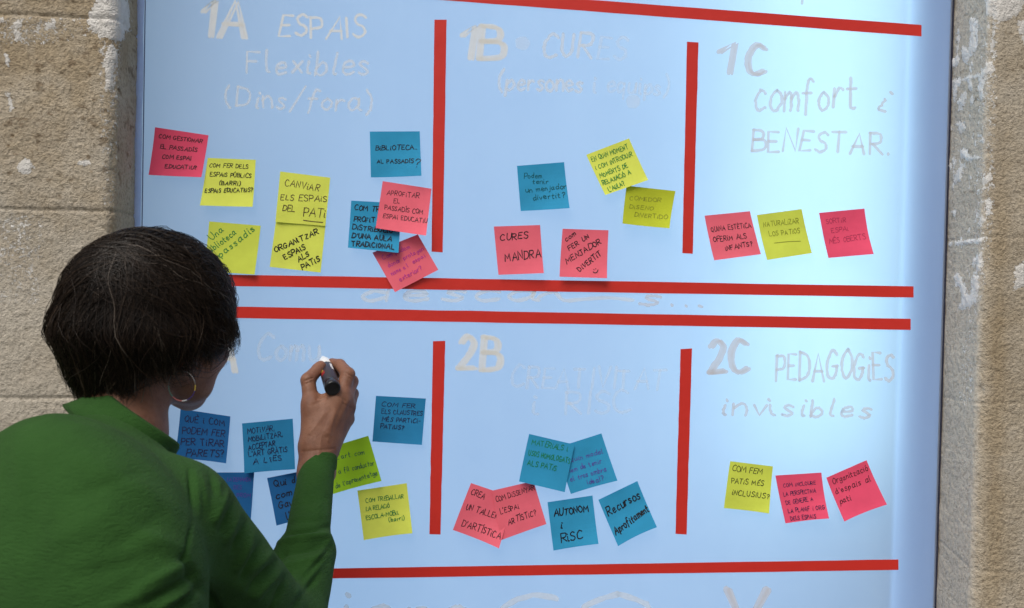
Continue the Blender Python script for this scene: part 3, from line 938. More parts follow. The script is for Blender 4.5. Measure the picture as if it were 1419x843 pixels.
note('pink', 'black', [(652.7, 669.6), (713, 690), (690.2, 756.7), (627.1, 732.5)],
     [('CREA', .08, .22, .38, .22, .14), ('UN TALLER', .1, .54, .8, .5, .14), ("D'ARTÍSTiCA", .14, .87, .97, .84, .15)],
     "pink note reading UN TALLER, partly under another pink note", 0, 1.05)
note('blue', 'violet', [(770, 621), (833.4, 600.8), (853.6, 664.4), (790.3, 683.9)],
     [('Quin model', .2, .38, .9, .4, .12), ('hem de tenir', .1, .58, .82, .58, .12), ('el tros ombra', .08, .76, .85, .76, .12), ('ideal?', .4, .92, .75, .92, .12)],
     'blue note with violet writing whose corner slips under another blue note', 0, .85)
note('pink', 'black', [(681.2, 680.3), (739.3, 666.8), (756.6, 725.4), (694.2, 747.4)],
     [('COM DiSSENYAR', .06, .25, .97, .2, .13), ("L'ESPAi", .1, .5, .52, .5, .13), ('ARTÍSTiC?', .22, .76, .85, .74, .14)],
     "pink note reading COM DISSENYAR L'ESPAI, on top of its pink neighbour", 2, 1.0)
note('blue', 'green', [(733.3, 601.5), (796.2, 616.3), (782, 681.5), (718.4, 666)],
     [('MATERiALS i', .1, .2, .88, .17, .13), ('USOS HOMOLOGATS', .08, .43, .98, .4, .13), ('ALS PATiS', .1, .64, .72, .62, .13)],
     'blue note with green capitals MATERIALS, over a pink and a blue note', 3, 1.0)
note('blue', 'black', [(758.7, 696.2), (821.1, 686.9), (827.5, 751.2), (766.5, 762.4)],
     [('AUTONOM', .11, .32, .88, .31, .16), ('i', .22, .58, .27, .58, .17), ('RiSC', .2, .87, .68, .84, .2)],
     'blue note with large black writing AUTONOM i RISC', 0, 1.8)
note('blue', 'black', [(829.2, 692.9), (883.2, 666.8), (906.5, 727), (854.3, 754.3)],
     [('Recursos', .08, .4, .92, .34, .22), ('Aprofitament', .06, .8, .98, .66, .18)],
     'steeply tilted blue note with bold black writing Recursos', 0, 1.9)
note('olive', 'black', [(1011.9, 639.3), (1071.1, 646.5), (1063.2, 710.2), (1001.2, 702.9)],
     [('COM FEM', .08, .2, .76, .2, .14), ('PATiS MÉS', .1, .46, .82, .44, .13), ('iNCLUSiUS?', .14, .7, .97, .7, .13)],
     'yellow green note below invisibles, reading COM FEM PATIS MÉS INCLUSIUS', 0, 1.0)
note('red', 'navy', [(1074.5, 659.2), (1138.2, 655.1), (1143.4, 715.7), (1085.5, 723.6)],
     [('COM iNCLOURE', .13, .26, .85, .26, .1), ('LA PERSPECTiVA', .1, .45, .82, .43, .1), ('DE GÈNERE A', .12, .63, .74, .6, .1), ('LA PLANiF i ORG', .12, .8, .95, .8, .1), ('DELS ESPAiS', .14, .95, .72, .97, .1)],
     'crimson note with five lines of small dark blue writing', 0, .85)
note('red', 'black', [(1145.1, 662.3), (1200.8, 637.9), (1223.2, 696.7), (1165, 720.1)],
     [('Organització', .1, .2, .95, .22, .16), ("d'espais al", .08, .42, .9, .45, .16), ('pati', .08, .64, .34, .66, .16)],
     'tilted crimson note with black writing Organització d espais al pati', 0, .95)


# ------------------------------------------------------------------ smooth bodies: distance fields turned into one mesh
def surface_nets(Fd, org, h):
    S = Fd < 0
    nx_, ny_, nz_ = Fd.shape
    cnt = np.zeros((nx_ - 1, ny_ - 1, nz_ - 1), np.int8)
    C8 = [(a, b_, c_) for a in (0, 1) for b_ in (0, 1) for c_ in (0, 1)]
    for a, b_, c_ in C8:
        cnt += S[a:nx_ - 1 + a, b_:ny_ - 1 + b_, c_:nz_ - 1 + c_]
    I, J, K = np.nonzero((cnt > 0) & (cnt < 8))
    vid = np.full(cnt.shape, -1, np.int64)
    vid[I, J, K] = np.arange(len(I))
    pos = np.zeros((len(I), 3))
    num = np.zeros(len(I))
    for p in C8:
        for ax in range(3):
            if p[ax]:
                continue
            q = list(p)
            q[ax] = 1
            f0 = Fd[I + p[0], J + p[1], K + p[2]]
            f1 = Fd[I + q[0], J + q[1], K + q[2]]
            cs = (f0 < 0) != (f1 < 0)
            t = np.where(cs, f0 / np.where(cs, f0 - f1, 1), 0)
            e = np.tile(np.array(p, float), (len(I), 1))
            e[:, ax] = t
            pos += e * cs[:, None]
            num += cs
    V = (np.stack([I, J, K], 1) + pos / num[:, None]) * h + org
    quads = []
    for ax in range(3):
        a1, a2 = (ax + 1) % 3, (ax + 2) % 3
        sl0 = [slice(None)] * 3
        sl1 = [slice(None)] * 3
        sl0[ax], sl1[ax] = slice(0, -1), slice(1, None)
        ch = S[tuple(sl0)] != S[tuple(sl1)]
        E = np.stack(np.nonzero(ch), 1)
        ok = (E[:, a1] > 0) & (E[:, a2] > 0) & (E[:, a1] < Fd.shape[a1] - 1) & (E[:, a2] < Fd.shape[a2] - 1)
        E = E[ok]
        ins = S[E[:, 0], E[:, 1], E[:, 2]]

        def cell(d1, d2):
            c_ = E.copy()
            c_[:, a1] -= d1
            c_[:, a2] -= d2
            return vid[c_[:, 0], c_[:, 1], c_[:, 2]]
        q = np.stack([cell(1, 1), cell(0, 1), cell(0, 0), cell(1, 0)], 1)
        q[~ins] = q[~ins][:, ::-1]
        quads.append(q)
    return V, np.concatenate(quads)


def build_sdf(prims, h, lo=None, hi=None):
    """prims: ('cap',a,b,ra,rb,k) | ('ell',c,axes3x3,radii,k) | negative k carves"""
    bb = []
    for p in prims:
        if p[0] == 'cap':
            r_ = max(p[3], p[4])
            bb.append((np.minimum(p[1], p[2]) - r_, np.maximum(p[1], p[2]) + r_))
        else:
            r_ = max(p[3])
            bb.append((p[1] - r_, p[1] + r_))
    add = [x for x, p in zip(bb, prims) if p[-1] >= 0]
    l_ = np.min([x[0] for x in add], 0) - 3 * h
    h_ = np.max([x[1] for x in add], 0) + 3 * h
    if lo is not None:
        l_ = np.maximum(l_, lo)
    if hi is not None:
        h_ = np.minimum(h_, hi)
    n = np.ceil((h_ - l_) / h).astype(int) + 1
    Fd = np.full(n, 1.0, np.float32)
    ax = [l_[i] + h * np.arange(n[i]) for i in range(3)]
    for p, (a, b_) in zip(prims, bb):
        k = abs(p[-1])
        mrg = k + 4 * h + .004
        i0 = np.clip(np.floor((a - mrg - l_) / h).astype(int), 0, n)
        i1 = np.clip(np.ceil((b_ + mrg - l_) / h).astype(int) + 1, 0, n)
        if np.any(i1 <= i0):
            continue
        X, Y, Z = np.meshgrid(ax[0][i0[0]:i1[0]], ax[1][i0[1]:i1[1]], ax[2][i0[2]:i1[2]], indexing='ij', sparse=True)
        if p[0] == 'cap':
            A, B = p[1], p[2]
            d_ = B - A
            L2 = max(d_ @ d_, 1e-12)
            t = np.clip(((X - A[0]) * d_[0] + (Y - A[1]) * d_[1] + (Z - A[2]) * d_[2]) / L2, 0, 1)
            D = np.sqrt((X - A[0] - t * d_[0]) ** 2 + (Y - A[1] - t * d_[1]) ** 2 + (Z - A[2] - t * d_[2]) ** 2) - (p[3] + (p[4] - p[3]) * t)
        else:
            q = [((X - p[1][0]) * e[0] + (Y - p[1][1]) * e[1] + (Z - p[1][2]) * e[2]) for e in p[2]]
            k0 = np.sqrt(sum((q[i] / p[3][i]) ** 2 for i in range(3)))
            k1 = np.sqrt(sum((q[i] / p[3][i] ** 2) ** 2 for i in range(3))) + 1e-9
            D = k0 * (k0 - 1) / k1
        sub = Fd[i0[0]:i1[0], i0[1]:i1[1], i0[2]:i1[2]]
        if p[-1] < 0:                                   # carve
            kk = max(k, 1e-4)
            hh = np.clip(.5 - .5 * (-D - sub) / -kk if False else .5 + .5 * (-D - sub) / kk, 0, 1)
            sub[...] = sub * (1 - hh) + (-D) * hh + kk * hh * (1 - hh)
        elif k < 1e-6:
            sub[...] = np.minimum(sub, D)
        else:
            hh = np.clip(.5 + .5 * (sub - D) / k, 0, 1)
            sub[...] = sub * (1 - hh) + D * hh - k * hh * (1 - hh)
    return surface_nets(Fd, l_, h)


def vnormals(V, Q):
    nf = np.cross(V[Q[:, 2]] - V[Q[:, 0]], V[Q[:, 3]] - V[Q[:, 1]])
    n = np.zeros_like(V)
    for i in range(4):
        np.add.at(n, Q[:, i], nf)
    return n / (np.linalg.norm(n, axis=1)[:, None] + 1e-12)


def cap(a, b_, ra, rb, k):
    return ('cap', np.asarray(a, float), np.asarray(b_, float), ra, rb, k)


def ell(c_, axes, rad, k):
    return ('ell', np.asarray(c_, float), axes, rad, k)


# ------------------------------------------------------------------ the woman
def frame_(ya, pit=0.0, rol=0.0):
    f_ = np.array([math.sin(ya) * math.cos(pit), math.cos(ya) * math.cos(pit), math.sin(pit)])
    r_ = np.array([math.cos(ya), -math.sin(ya), 0])
    u_ = np.cross(r_, f_)
    r2 = math.cos(rol) * r_ - math.sin(rol) * u_
    u2 = math.sin(rol) * r_ + math.cos(rol) * u_
    return np.array([r2, f_, u2])


HO = P(207, 430, -.39)
HA = frame_(R(40), R(-4), R(3))


def HL(r_, f_, u_):
    return HO + r_ * HA[0] + f_ * HA[1] + u_ * HA[2]


TA = frame_(R(40))
neck = P(170, 606, -.425)
shR, elR, wrR = P(248, 720, -.51), P(392, 876, -.335), P(441, 640, -.112)
shL = P(-55, 690, -.42)
elL = shL + np.array([-.06, -.02, -.27])
wrL = elL + np.array([.03, .10, -.23])
hip = P(60, 1180, -.60)
woman = empty('person')
tag(woman, 'woman with short dark hair and green sweater, seen from behind, writing on the panel', 'person')

# --- skin: head, neck, right forearm and hand (one body mesh)
hd = [ell(HL(0, -.006, .006), HA, (.067, .085, .082), 0),
      ell(HL(0, .026, -.042), HA, (.057, .060, .066), .02),
      cap(HL(-.033, .045, -.082), HL(0, .069, -.098), .018, .016, .02), cap(HL(.033, .045, -.082), HL(0, .069, -.098), .018, .016, .02),
      cap(HL(.050, .006, -.056), HL(.034, .048, -.082), .017, .017, .02), cap(HL(-.050, .006, -.056), HL(-.034, .048, -.082), .017, .017, .02),
      cap(HL(.036, .066, -.045), HL(.042, .05, -.05), .02, .02, .02), cap(HL(-.036, .066, -.045), HL(-.042, .05, -.05), .02, .02, .02),
      cap(HL(0, .088, .002), HL(0, .107, -.038), .007, .010, .012), cap(HL(-.010, .096, -.042), HL(.010, .096, -.042), .008, .008, .008),
      cap(HL(-.018, .086, -.070), HL(.018, .086, -.070), .006, .006, .006), cap(HL(-.016, .085, -.080), HL(.016, .085, -.080), .0065, .0065, .005),
      cap(HL(-.034, .068, .014), HL(.034, .068, .014), .010, .010, .015),
      ell(HL(.031, .084, -.004), HA, (.015, .010, .008), -.006), ell(HL(-.031, .084, -.004), HA, (.015, .010, .008), -.006)]
for s in (1, -1):
    hd += [cap(HL(s * .070, -.012, -.02), HL(s * .074, -.006, -.05), .012, .009, .008), cap(HL(s * .074, -.022, -.012), HL(s * .078, -.024, -.03), .007, .006, .006)]
hd += [cap(HL(0, -.022, -.05), neck, .045, .043, .015), cap(HL(0, .0, -.075), neck + np.array([.0, .012, 0]), .034, .035, .012),
       cap(neck, neck + np.array([-.05, -.055, -.11]), .045, .045, .02)]
Vh, Qh = build_sdf(hd, .0026)

f0 = P(424, 752, -.22)
hw = lambda x, y, Y: P(x, y, Y)
hand = [cap(f0, hw(437, 655, -.125), .028, .0225, 0), cap(hw(437, 655, -.125), hw(441, 625, -.108), .0225, .0215, .01),
        cap(hw(434, 655, -.125), hw(434, 625, -.108), .0205, .0195, .01), cap(hw(447, 655, -.12), hw(447, 625, -.103), .019, .018, .01),
        # palm: four metacarpals, thumb base
        cap(hw(440, 622, -.108), hw(462, 552, -.092), .019, .0135, .014), cap(hw(446, 622, -.103), hw(474, 549, -.084), .019, .014, .012),
        cap(hw(450, 622, -.100), hw(480, 562, -.074), .017, .0135, .012), cap(hw(452, 622, -.097), hw(480, 580, -.066), .015, .012, .012),
        cap(hw(434, 612, -.106), hw(432, 562, -.092), .0185, .0155, .014), cap(hw(445, 600, -.098), hw(448, 562, -.085), .02, .014, .012)]
# thumb
hand += [cap(hw(432, 568, -.094), hw(427, 527, -.078), .0125, .0105, .008), cap(hw(427, 527, -.078), hw(443, 509, -.058), .0108, .0085, .004), cap(hw(440, 512, -.061), hw(445, 507, -.055), .0088, .0075, .003)]
# index: knuckle, bent joint, tip on the barrel
hand += [cap(hw(471, 553, -.086), hw(482, 519, -.070), .0120, .0108, .006), cap(hw(482, 519, -.070), hw(471, 506, -.046), .0105, .0088, .003), cap(hw(471, 506, -.046), hw(460, 503, -.032), .0088, .0072, .003)]
# middle, ring and little finger close around behind
hand += [cap(hw(478, 553, -.080), hw(487, 529, -.054), .0120, .0104, .005), cap(hw(487, 529, -.054), hw(478, 520, -.030), .0102, .0088, .003), cap(hw(478, 520, -.030), hw(466, 517, -.026), .0088, .0074, .003)]
hand += [cap(hw(482, 565, -.070), hw(488, 546, -.040), .0112, .0098, .005), cap(hw(488, 546, -.040), hw(478, 540, -.020), .0096, .0082, .003), cap(hw(478, 540, -.020), hw(467, 541, -.024), .0082, .007, .003)]
hand += [cap(hw(481, 582, -.062), hw(484, 566, -.036), .0098, .0084, .005), cap(hw(484, 566, -.036), hw(476, 560, -.021), .0082, .007, .003), cap(hw(476, 560, -.021), hw(468, 561, -.026), .007, .0062, .003)]
# knuckle and tendon relief, thumb nail bed
hand += [cap(hw(470, 555, -.099), hw(452, 600, -.119), .004, .003, .006), cap(hw(480, 555, -.093), hw(458, 600, -.113), .004, .003, .006)]
Vf, Qf = build_sdf(hand, .0013)
Nf = vnormals(Vf, Qf)
hx, hy = project(Vf)
hd_ = np.zeros(len(Vf))
for (ax_, ay_, bx_, by_, amp, sg) in ((478, 516, 488, 522, -.9, 1.3), (479, 521, 487, 526, -.7, 1.2), (468, 548, 478, 556, -.8, 1.6), (422, 528, 433, 524, -.9, 1.3), (423, 532, 433, 529, -.6, 1.2), (476, 560, 488, 566, -.7, 1.4),
                                     (419, 626, 463, 622, -.7, 1.8), (440, 552, 454, 546, -1.2, 2.0), (436, 560, 452, 553, -.7, 1.8), (430, 600, 448, 575, .8, 3), (455, 610, 463, 575, .8, 3), (446, 604, 440, 640, .7, 3)):
    dx, dy = bx_ - ax_, by_ - ay_
    tc = np.clip(((hx - ax_) * dx + (hy - ay_) * dy) / (dx * dx + dy * dy), 0, 1)
    hd_ += amp * .001 * np.exp(-(np.hypot(hx - ax_ - tc * dx, hy - ay_ - tc * dy) / sg) ** 2)
Vf = Vf + Nf * (hd_ * np.clip(-Nf[:, 1] * 2, 0, 1))[:, None]
lh = [cap(elL, wrL, .03, .022, 0), cap(wrL, wrL + np.array([.01, .02, -.08]), .024, .03, .02)]
for i in range(4):
    a_ = wrL + np.array([-.02 + .016 * i, .02 + .008 * i, -.09])
    b2 = a_ + np.array([.006, .012, -.04])
    lh += [cap(a_, b2, .0095, .0085, .004), cap(b2, b2 + np.array([.012, .006, -.03 + .004 * abs(i - 1.5)]), .0085, .0072, .003)]
lh += [cap(wrL + np.array([.02, .03, -.03]), wrL + np.array([.045, .05, -.075]), .012, .009, .006)]
Vl, Ql = build_sdf(lh, .0028)
V = np.concatenate([Vh, Vf, Vl])
Q = np.concatenate([Qh, Qf + len(Vh), Ql + len(Vh) + len(Vf)])
mesh('body', V, Q, SKIN, woman, True)
for s in (1, -1):
    Ve, Qe = build_sdf([cap(HL(s * .031, .066, -.004), HL(s * .031, .067, -.004), .0115, .0115, 0)], .002)
    mesh('eye', Ve, Qe, EYE, woman, True)

# --- sweater
sw = [ell(P(78, 900, -.575), TA, (.175, .110, .23), 0),
      ell(P(105, 765, -.525), TA, (.155, .090, .115), .05),
      cap(neck + np.array([-.02, -.005, -.045]), shR + np.array([-.015, .01, .0]), .048, .052, .04), cap(neck + np.array([-.03, -.01, -.04]), shL, .046, .058, .04),
      cap(P(150, 630, -.455), P(125, 720, -.51), .045, .070, .05),
      cap(shR, elR, .059, .048, .03), cap(shL, elL, .062, .05, .03), cap(elL, wrL, .05, .034, .02),
      cap(elR, P(424, 768, -.235), .050, .0405, .02), cap(P(421, 784, -.255), P(440.5, 640, -.112), .032, .0255, .006),
      cap(P(440, 650, -.119), P(441, 640, -.112), .0278, .0284, .002),
      ell(hip + np.array([0, 0, .08]), TA, (.175, .125, .14), .06)]
Vs, Qs = build_sdf(sw, .0028)
Ns = vnormals(Vs, Qs)
if ((Vs - Vs.mean(0)) * Ns).sum() < 0:
    Qs = Qs[:, ::-1]
    Ns = -Ns
    print('FLIPPED')
px, py = project(Vs)
face = np.clip(-(Ns @ np.array([0, 1, 0])) * 2 + .3, 0, 1)
WR = [  # folds: photo position of each crease, height, width (px)
    (262, 652, 268, 720, -2.6, 2.6), (268, 720, 255, 775, -2.6, 2.6), (270, 655, 276, 715, 1.6, 4),
    (255, 775, 300, 845, -5, 7), (275, 650, 287, 700, 2.0, 7), (290, 648, 300, 690, -1.8, 4), (305, 655, 298, 720, 2.2, 6),
    (205, 832, 270, 797, -3.6, 5), (190, 815, 262, 780, 3, 8), (240, 845, 285, 812, -4, 5), (150, 842, 230, 812, 2.4, 9), (222, 842, 262, 820, 2.6, 5),
    (318, 676, 300, 720, 2.6, 5), (328, 690, 306, 735, -2.2, 3.5), (337, 702, 314, 750, 2.4, 5), (346, 716, 322, 765, -2.4, 3.5), (354, 735, 330, 790, 2.6, 6), (366, 748, 335, 800, -2.4, 4),
    (388, 757, 350, 790, 2.8, 6), (394, 768, 345, 815, -3.4, 4), (397, 784, 352, 826, 2.6, 5), (400, 797, 372, 843, -2.6, 4), (458, 748, 425, 792, 2.8, 5), (452, 764, 418, 806, -2.8, 3.5), (446, 778, 412, 822, 2.6, 5), (440, 796, 405, 843, -2.8, 4),
    (388, 753, 462, 741, 5.2, 5), (392, 740, 461, 729, -3.2, 3), (394, 768, 455, 757, -2.6, 4), (404, 782, 452, 770, 2.2, 5), (404, 720, 458, 712, .9, 5), (408, 700, 460, 690, -.7, 5),
    (300, 800, 380, 838, 2, 12), (120, 640, 240, 700, 1.6, 16), (60, 760, 170, 700, 1.6, 18), (40, 650, 60, 800, -1.6, 20), (150, 760, 220, 720, -1.8, 14), (95, 690, 200, 655, -1.2, 10), (180, 735, 255, 760, 1.8, 12), (110, 800, 215, 770, -1.6, 13),
    (20, 610, 36, 700, 1.4, 12), (77, 572, 150, 592, -1.6, 3), (150, 592, 208, 626, -1.6, 3)]
disp = np.zeros(len(Vs))
for (ax_, ay_, bx_, by_, amp, sg) in WR:
    dx, dy = bx_ - ax_, by_ - ay_
    t = ((px - ax_) * dx + (py - ay_) * dy) / (dx * dx + dy * dy)
    tc = np.clip(t, 0, 1)
    dd = np.hypot(px - ax_ - tc * dx, py - ay_ - tc * dy)
    disp += amp * .0017 * np.exp(-(dd / sg) ** 2) * (1 - .5 * np.abs(2 * tc - 1) ** 2)
disp = disp * face + .0018 * fbm(Vs * np.array([16, 16, 11]), 3, 6)
Vs = Vs + Ns * disp[:, None]
sweater = mesh('sweater', Vs, Qs, KNIT, woman, True)
# stand-up collar round the neck and the ribbed cuff
b = MB()
cc = P(183, 593, -.425)
nax = np.array([.60, .25, .76])
nax /= np.linalg.norm(nax)
e1 = np.cross(nax, (0, 0, 1))
e1 /= np.linalg.norm(e1)
e2 = np.cross(nax, e1)
for ring_r, hgt_, thick in ((.0665, 0, .0), ):
    V, Fc = [], []
    prof = [(-.026, .016), (-.014, .009), (-.004, .0045), (.006, .0015), (.013, .0), (.016, -.0022), (.013, -.0045), (.0, -.004), (-.02, .002)]
    na = 72
    for i in range(na):
        a_ = 2 * math.pi * i / na
        wv_ = 1 + .02 * math.sin(3 * a_ + 1)
        for (hz, dr) in prof:
            rr_ = (.0560 + dr) * wv_
            V.append(cc + nax * (hz + .002 * math.sin(2 * a_)) + rr_ * (math.cos(a_) * e1 + math.sin(a_) * e2))
    m_ = len(prof)
    for i in range(na):
        for j in range(m_):
            Fc.append((i * m_ + j, i * m_ + (j + 1) % m_, ((i + 1) % na) * m_ + (j + 1) % m_, ((i + 1) % na) * m_ + j))
    b.add(V, Fc)
b.build('collar', KNIT, sweater, True)
# trousers and shoes, below the picture
tro = []
for s in (1, -1):
    hp = hip + TA[0] * s * .085 + np.array([0, 0, .02])
    kn = np.array([hp[0] + TA[1][0] * .03, hp[1] + TA[1][1] * .03, .47])
    an = np.array([hp[0], hp[1], .08])
    tro += [cap(hp, kn, .088, .06, .03), cap(kn, an, .06, .05, .02)]
tro += [ell(hip, TA, (.165, .115, .12), .04)]
Vt, Qt = build_sdf(tro, .007)
mesh('trousers', Vt, Qt, TROUSERS, woman, True)
for s in (1, -1):
    hp = hip + TA[0] * s * .085
    an = np.array([hp[0], hp[1], .042])
    Vt, Qt = build_sdf([cap(an - TA[1] * .05, an + TA[1] * .13 - np.array([0, 0, .008]), .042, .033, 0)], .005)
    Vt[:, 2] = np.maximum(Vt[:, 2], .004)
    mesh('shoe', Vt, Qt, SHOE, woman, True)

# --- hair: a dark cap and many separate strands falling from the crown
RA = np.array([.0865, .1005, .093])


def hair_surf(d, k=1.0):
    """d: (N,3) unit directions in the head frame -> points of the hair's outer shape"""
    d = np.asarray(d, float)
    hz = np.hypot(d[:, 0], d[:, 1]) + 1e-6
    low = np.clip(-d[:, 2], 0, 1)
    back = np.clip(-d[:, 1] / hz, 0, 1)
    g_ = 1 + .07 * np.sin(np.clip(low / .36, 0, 1) * math.pi) - np.clip(low - .22, 0, 1) ** 1.25 * (.42 + .45 * back)
    up_ = d[:, 2] > 0
    rad_ = np.where(up_, hz, g_)
    x = d[:, 0] / hz * rad_ * RA[0]
    y = d[:, 1] / hz * rad_ * RA[1]
    z = np.where(up_, d[:, 2] * RA[2], -low * .150)
    q = np.stack([x, y, z], 1) * np.asarray(k).reshape(-1, 1)
    return HO + q @ HA


def hem_el(az):
    """how far below eye level the hair ends, by azimuth (0 front, 90 right, 180 back)"""
    a_ = np.degrees(az) % 360
    xs = [0, 30, 50, 75, 95, 120, 150, 180, 210, 235, 265, 300, 330, 360]
    ys = [4, -2, -9, -19, -25, -32, -44, -48, -44, -37, -31, -24, -4, 4]
    return np.radians(np.interp(a_, xs, ys))


crown = np.array([.40, -.60, .66])
crown /= np.linalg.norm(crown)


def slerp(a, b_, t):
    om = np.arccos(np.clip((a * b_).sum(-1), -.995, .995))[:, None]
    return (np.sin((1 - t) * om) * a + np.sin(t * om) * b_) / np.sin(om)


NS, NP = 11000, 15
ncl = 420
caz = rng.uniform(0, 2 * math.pi, ncl)
cj = rng.normal(0, 1, (ncl, 4))
cid = rng.integers(0, ncl, NS)
az = caz[cid] + rng.normal(0, .065, NS)
el_ = hem_el(az) + rng.normal(0, .05, NS) - .07 * np.clip(cj[cid, 1], -1, 1.6) - np.abs(rng.normal(0, .02, NS))
nlk = 90
lk = ((caz[cid] + .12 * cj[cid, 0]) / (2 * math.pi) * nlk).astype(int) % nlk
lkj = rng.normal(0, 1, (nlk, 3))
short = rng.random(NS) < .45
el_ = np.where(short, el_ + rng.uniform(.05, .9, NS), el_)
E_ = np.stack([np.sin(az) * np.cos(el_), np.cos(az) * np.cos(el_), np.sin(el_)], 1)
A0 = np.tile(crown, (NS, 1)) + rng.normal(0, .09, (NS, 3))
spread = rng.normal(0, .30, (NS, 3)) * (rng.random(NS) < .75)[:, None]
A0 = A0 + spread
A0[:, 2] = np.maximum(A0[:, 2], .25)
A0 /= np.linalg.norm(A0, axis=1)[:, None]
shell = np.clip(.968 + .020 * cj[cid, 2] + .020 * lkj[lk, 0] + rng.normal(0, .013, NS), .92, 1.04)
pts = np.zeros((NP, NS, 3))
hemj = np.abs(rng.normal(0, .045, NS)) + .085 * np.clip(cj[cid, 1], -1, 1.6) * (rng.random(NS) < .85)
for k in range(NP):
    t = k / (NP - 1)
    dcur = slerp(A0, E_, t)
    bend = .12 * cj[cid, 0] * math.sin(math.pi * t) + .07 * cj[cid, 1] * math.sin(2 * math.pi * t) + .02 * cj[cid, 2] * math.sin(5 * math.pi * t + 1) + .035 * lkj[lk, 2] * math.sin(3 * math.pi * t)
    tang = np.cross(dcur, E_ - A0)
    tang /= np.linalg.norm(tang, axis=1)[:, None] + .15
    dcur = dcur + tang * bend[:, None] * (.6 + .4 * t)
    dcur /= np.linalg.norm(dcur, axis=1)[:, None]
    azc = np.arctan2(dcur[:, 0], dcur[:, 1])
    elc = np.maximum(np.arcsin(np.clip(dcur[:, 2], -1, 1)), hem_el(azc) - hemj)
    dcur = np.stack([np.sin(azc) * np.cos(elc), np.cos(azc) * np.cos(elc), np.sin(elc)], 1)
    lift = shell + .012 * cj[cid, 2] * t + .022 * lkj[lk, 1] * t * t + .010 * rng.normal(0, 1, NS) * t * t + .018 * t * t * (cj[cid, 3] > 1.0)
    pts[k] = hair_surf(dcur, lift)
# flyaways
wild = rng.random(NS) < .02
for k in range(NP):
    pts[k][wild] += (rng.normal(0, 1, (1, 3)) * .0 + (pts[k][wild] - HO) * .06 * (k / NP) * rng.uniform(.3, 1.2, (wild.sum(), 1)))
tint = np.clip(rng.beta(1.6, 3.0, NS) * .75 + .12 * cj[cid, 0] + .12 * lkj[lk, 2], 0, .95)
tint[rng.random(NS) < .008 + .30 * (cj[cid, 3] > 1.45)] = 1.0
rad = .00040 * rng.uniform(.7, 1.25, NS)
tg = np.gradient(pts, axis=0)
tg /= np.linalg.norm(tg, axis=2)[:, :, None] + 1e-12
out = pts - HO
out /= np.linalg.norm(out, axis=2)[:, :, None]
sd_ = np.cross(tg, out)
sd_ /= np.linalg.norm(sd_, axis=2)[:, :, None] + 1e-12
up_ = np.cross(sd_, tg)
tap = np.array([1.0] * (NP - 4) + [.9, .75, .55, .25])
ringv = []
for ang in (R(90), R(210), R(330)):
    ringv.append(pts + (rad[None, :] * tap[:, None])[:, :, None] * (math.cos(ang) * sd_ + math.sin(ang) * up_))
RV = np.stack(ringv, 2)                     # NP, NS, 3, xyz
RV = RV.transpose(1, 0, 2, 3).reshape(-1, 3)
base = (np.arange(NS) * NP * 3)[:, None, None] + (np.arange(NP - 1) * 3)[None, :, None]
qs = []
for a_ in range(3):
    b2 = (a_ + 1) % 3
    qs.append(np.stack([base + a_, base + b2, base + 3 + b2, base + 3 + a_], -1).reshape(-1, 4))
HQ = np.concatenate(qs)
# inner cap
na, nb = 72, 40
CV, CQ = [], []
cdir = []
for j in range(nb + 1):
    for i in range(na):
        a_ = 2 * math.pi * i / na
        top = math.pi / 2
        e_ = top + (hem_el(np.array(a_)) + .06 - top) * j / nb
        cdir.append((math.sin(a_) * math.cos(e_), math.cos(a_) * math.cos(e_), math.sin(e_)))
cdir = np.array(cdir)
CVv = hair_surf(cdir, .925) 
for j in range(nb):
    for i in range(na):
        CQ.append((j * na + i, j * na + (i + 1) % na, (j + 1) * na + (i + 1) % na, (j + 1) * na + i))
AV = np.concatenate([CVv, RV])
AQ = np.concatenate([np.array(CQ), HQ + len(CVv)])
tt = np.concatenate([np.full(len(CVv), .1), np.repeat(tint, NP * 3)])
mesh('hair', AV, AQ, HAIR, woman, True, dict(tint=tt))

# --- hoop earring of coloured beads
ear = HL(.079, -.004, -.052)
ring_c = P(252, 535, ear[1])
rr_ = .0168
segs = [(0.04, .10, 'yellow'), (.10, .24, 'violet'), (.24, .30, 'white'), (.30, .42, 'pink'), (.42, .55, 'teal'), (.55, 1.04, 'wire')]
EM = dict(yellow=PR['yellow'], violet=mat('violet_beads', (.06, .03, .16), .4), white=PR['white'], pink=mat('coral_beads', (.6, .16, .14), .4), teal=mat('teal_beads', (.12, .28, .22), .4), wire=mat('silver_wire', (.30, .30, .30), .5, .4, Metallic=.8))
hoop = None
erx = np.array([.94, -.34, 0])
for (t0_, t1_, k) in segs:
    b = MB()
    pl_ = []
    rl_ = []
    for i in range(17):
        t = t0_ + (t1_ - t0_) * i / 16
        a_ = -2 * math.pi * t + math.pi / 2 - R(70)
        pl_.append(ring_c + rr_ * (math.cos(a_) * erx + math.sin(a_) * np.array([0, 0, 1])))
        rl_.append(.00062 * (1 + (.25 * math.sin(i * 2.2) if k != 'wire' else -.45)))
    b.tube(pl_, rl_, 8)
    if hoop is None:
        hoop = b.build('earring', EM[k], woman, True)
    else:
        b.build('beads' if k != 'wire' else 'wire', EM[k], hoop, True)

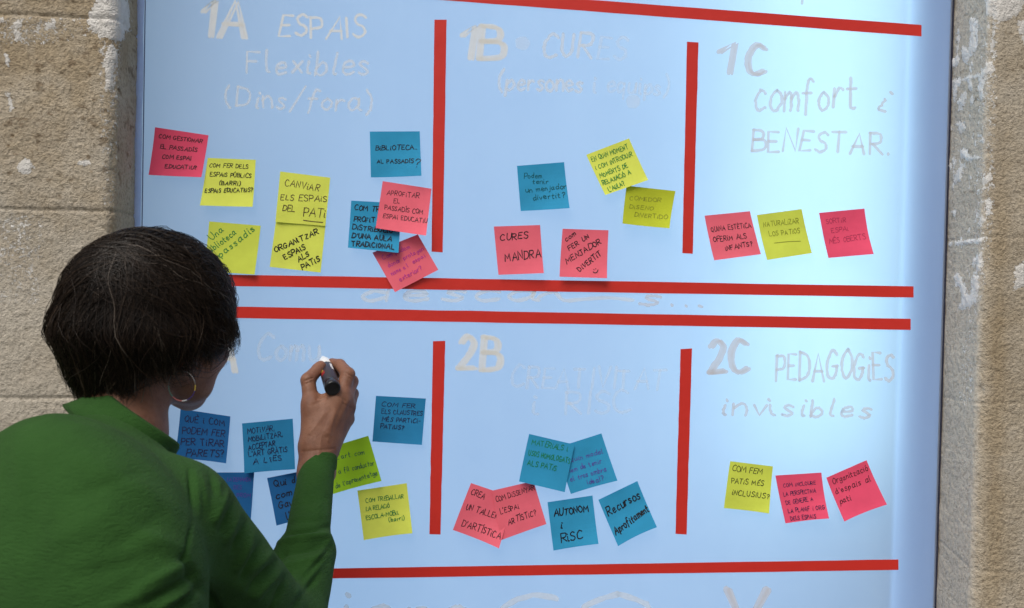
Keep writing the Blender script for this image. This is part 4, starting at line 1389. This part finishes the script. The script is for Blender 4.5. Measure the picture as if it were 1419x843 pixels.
# ------------------------------------------------------------------ the marker in her hand
mk = empty('marker_pen')
tag(mk, 'thick black paint marker with a white nib in the hand of the woman', 'marker')
tipP, endP = P(447.5, 495.5, -.002), P(461.5, 540, -.112)
axd = endP - tipP
Lm = np.linalg.norm(axd)
axd /= Lm
ma = np.cross(axd, (0, 0, 1))
ma /= np.linalg.norm(ma)
mb_ = np.cross(axd, ma)


def lathe(name, prof, matr, n=28, parent=mk, a0=0, a1=2 * math.pi, closed=True):
    V, Fc = [], []
    for (s, r_) in prof:
        for k in range(n if closed else n + 1):
            a_ = a0 + (a1 - a0) * k / n
            V.append(tipP + axd * s + r_ * (math.cos(a_) * ma + math.sin(a_) * mb_))
    w_ = n if closed else n + 1
    for i in range(len(prof) - 1):
        for k in range(n):
            Fc.append((i * w_ + k, i * w_ + (k + 1) % w_, (i + 1) * w_ + (k + 1) % w_, (i + 1) * w_ + k))
    if closed:
        Fc.append(tuple(range(w_))[::-1])
        Fc.append(tuple((len(prof) - 1) * w_ + k for k in range(w_)))
    o = mesh(name, V, Fc, matr, parent, False)
    for p_ in o.data.polygons:
        p_.use_smooth = len(p_.vertices) == 4
    return o


lathe('nib', [(0, .0022), (.004, .0042), (.010, .0052), (.013, .0054)], WHITEP)
lathe('ferrule', [(.0132, .0070), (.018, .0086), (.026, .0106), (.034, .0112), (.0415, .0112)], WHITEP)
lathe('barrel', [(.0417, .0112), (.044, .0117), (.100, .0117), (.1005, .0114)], LABELM)
lathe('end_cap', [(.1007, .0112), (.1012, .0118), (.113, .0118), (.1155, .0114), (.1168, .0100), (.1163, .0085), (.1155, .004)], BLACKP)


def decal(s0, s1, a0, a1, matr, name='printed_patch'):
    lathe(name, [(s0, .01182), (s1, .01182)], matr, 8, mk, a0, a1, False)


# find the angle that faces the camera
cv = CAM - (tipP + axd * .06)
fa = math.atan2(cv @ mb_, cv @ ma)
for s0, s1, o0, o1, k in ((.046, .055, .55, 1.0, 'pink'), (.056, .064, .75, 1.1, 'teal'), (.062, .070, .5, .85, 'yellow'), (.070, .080, .35, 1.0, 'red'), (.048, .062, -.95, -.6, 'white'), (.062, .068, -1.0, -.7, 'white'), (.047, .053, .15, .45, 'white')):
    decal(s0, s1, fa + o0, fa + o1, PR[k])
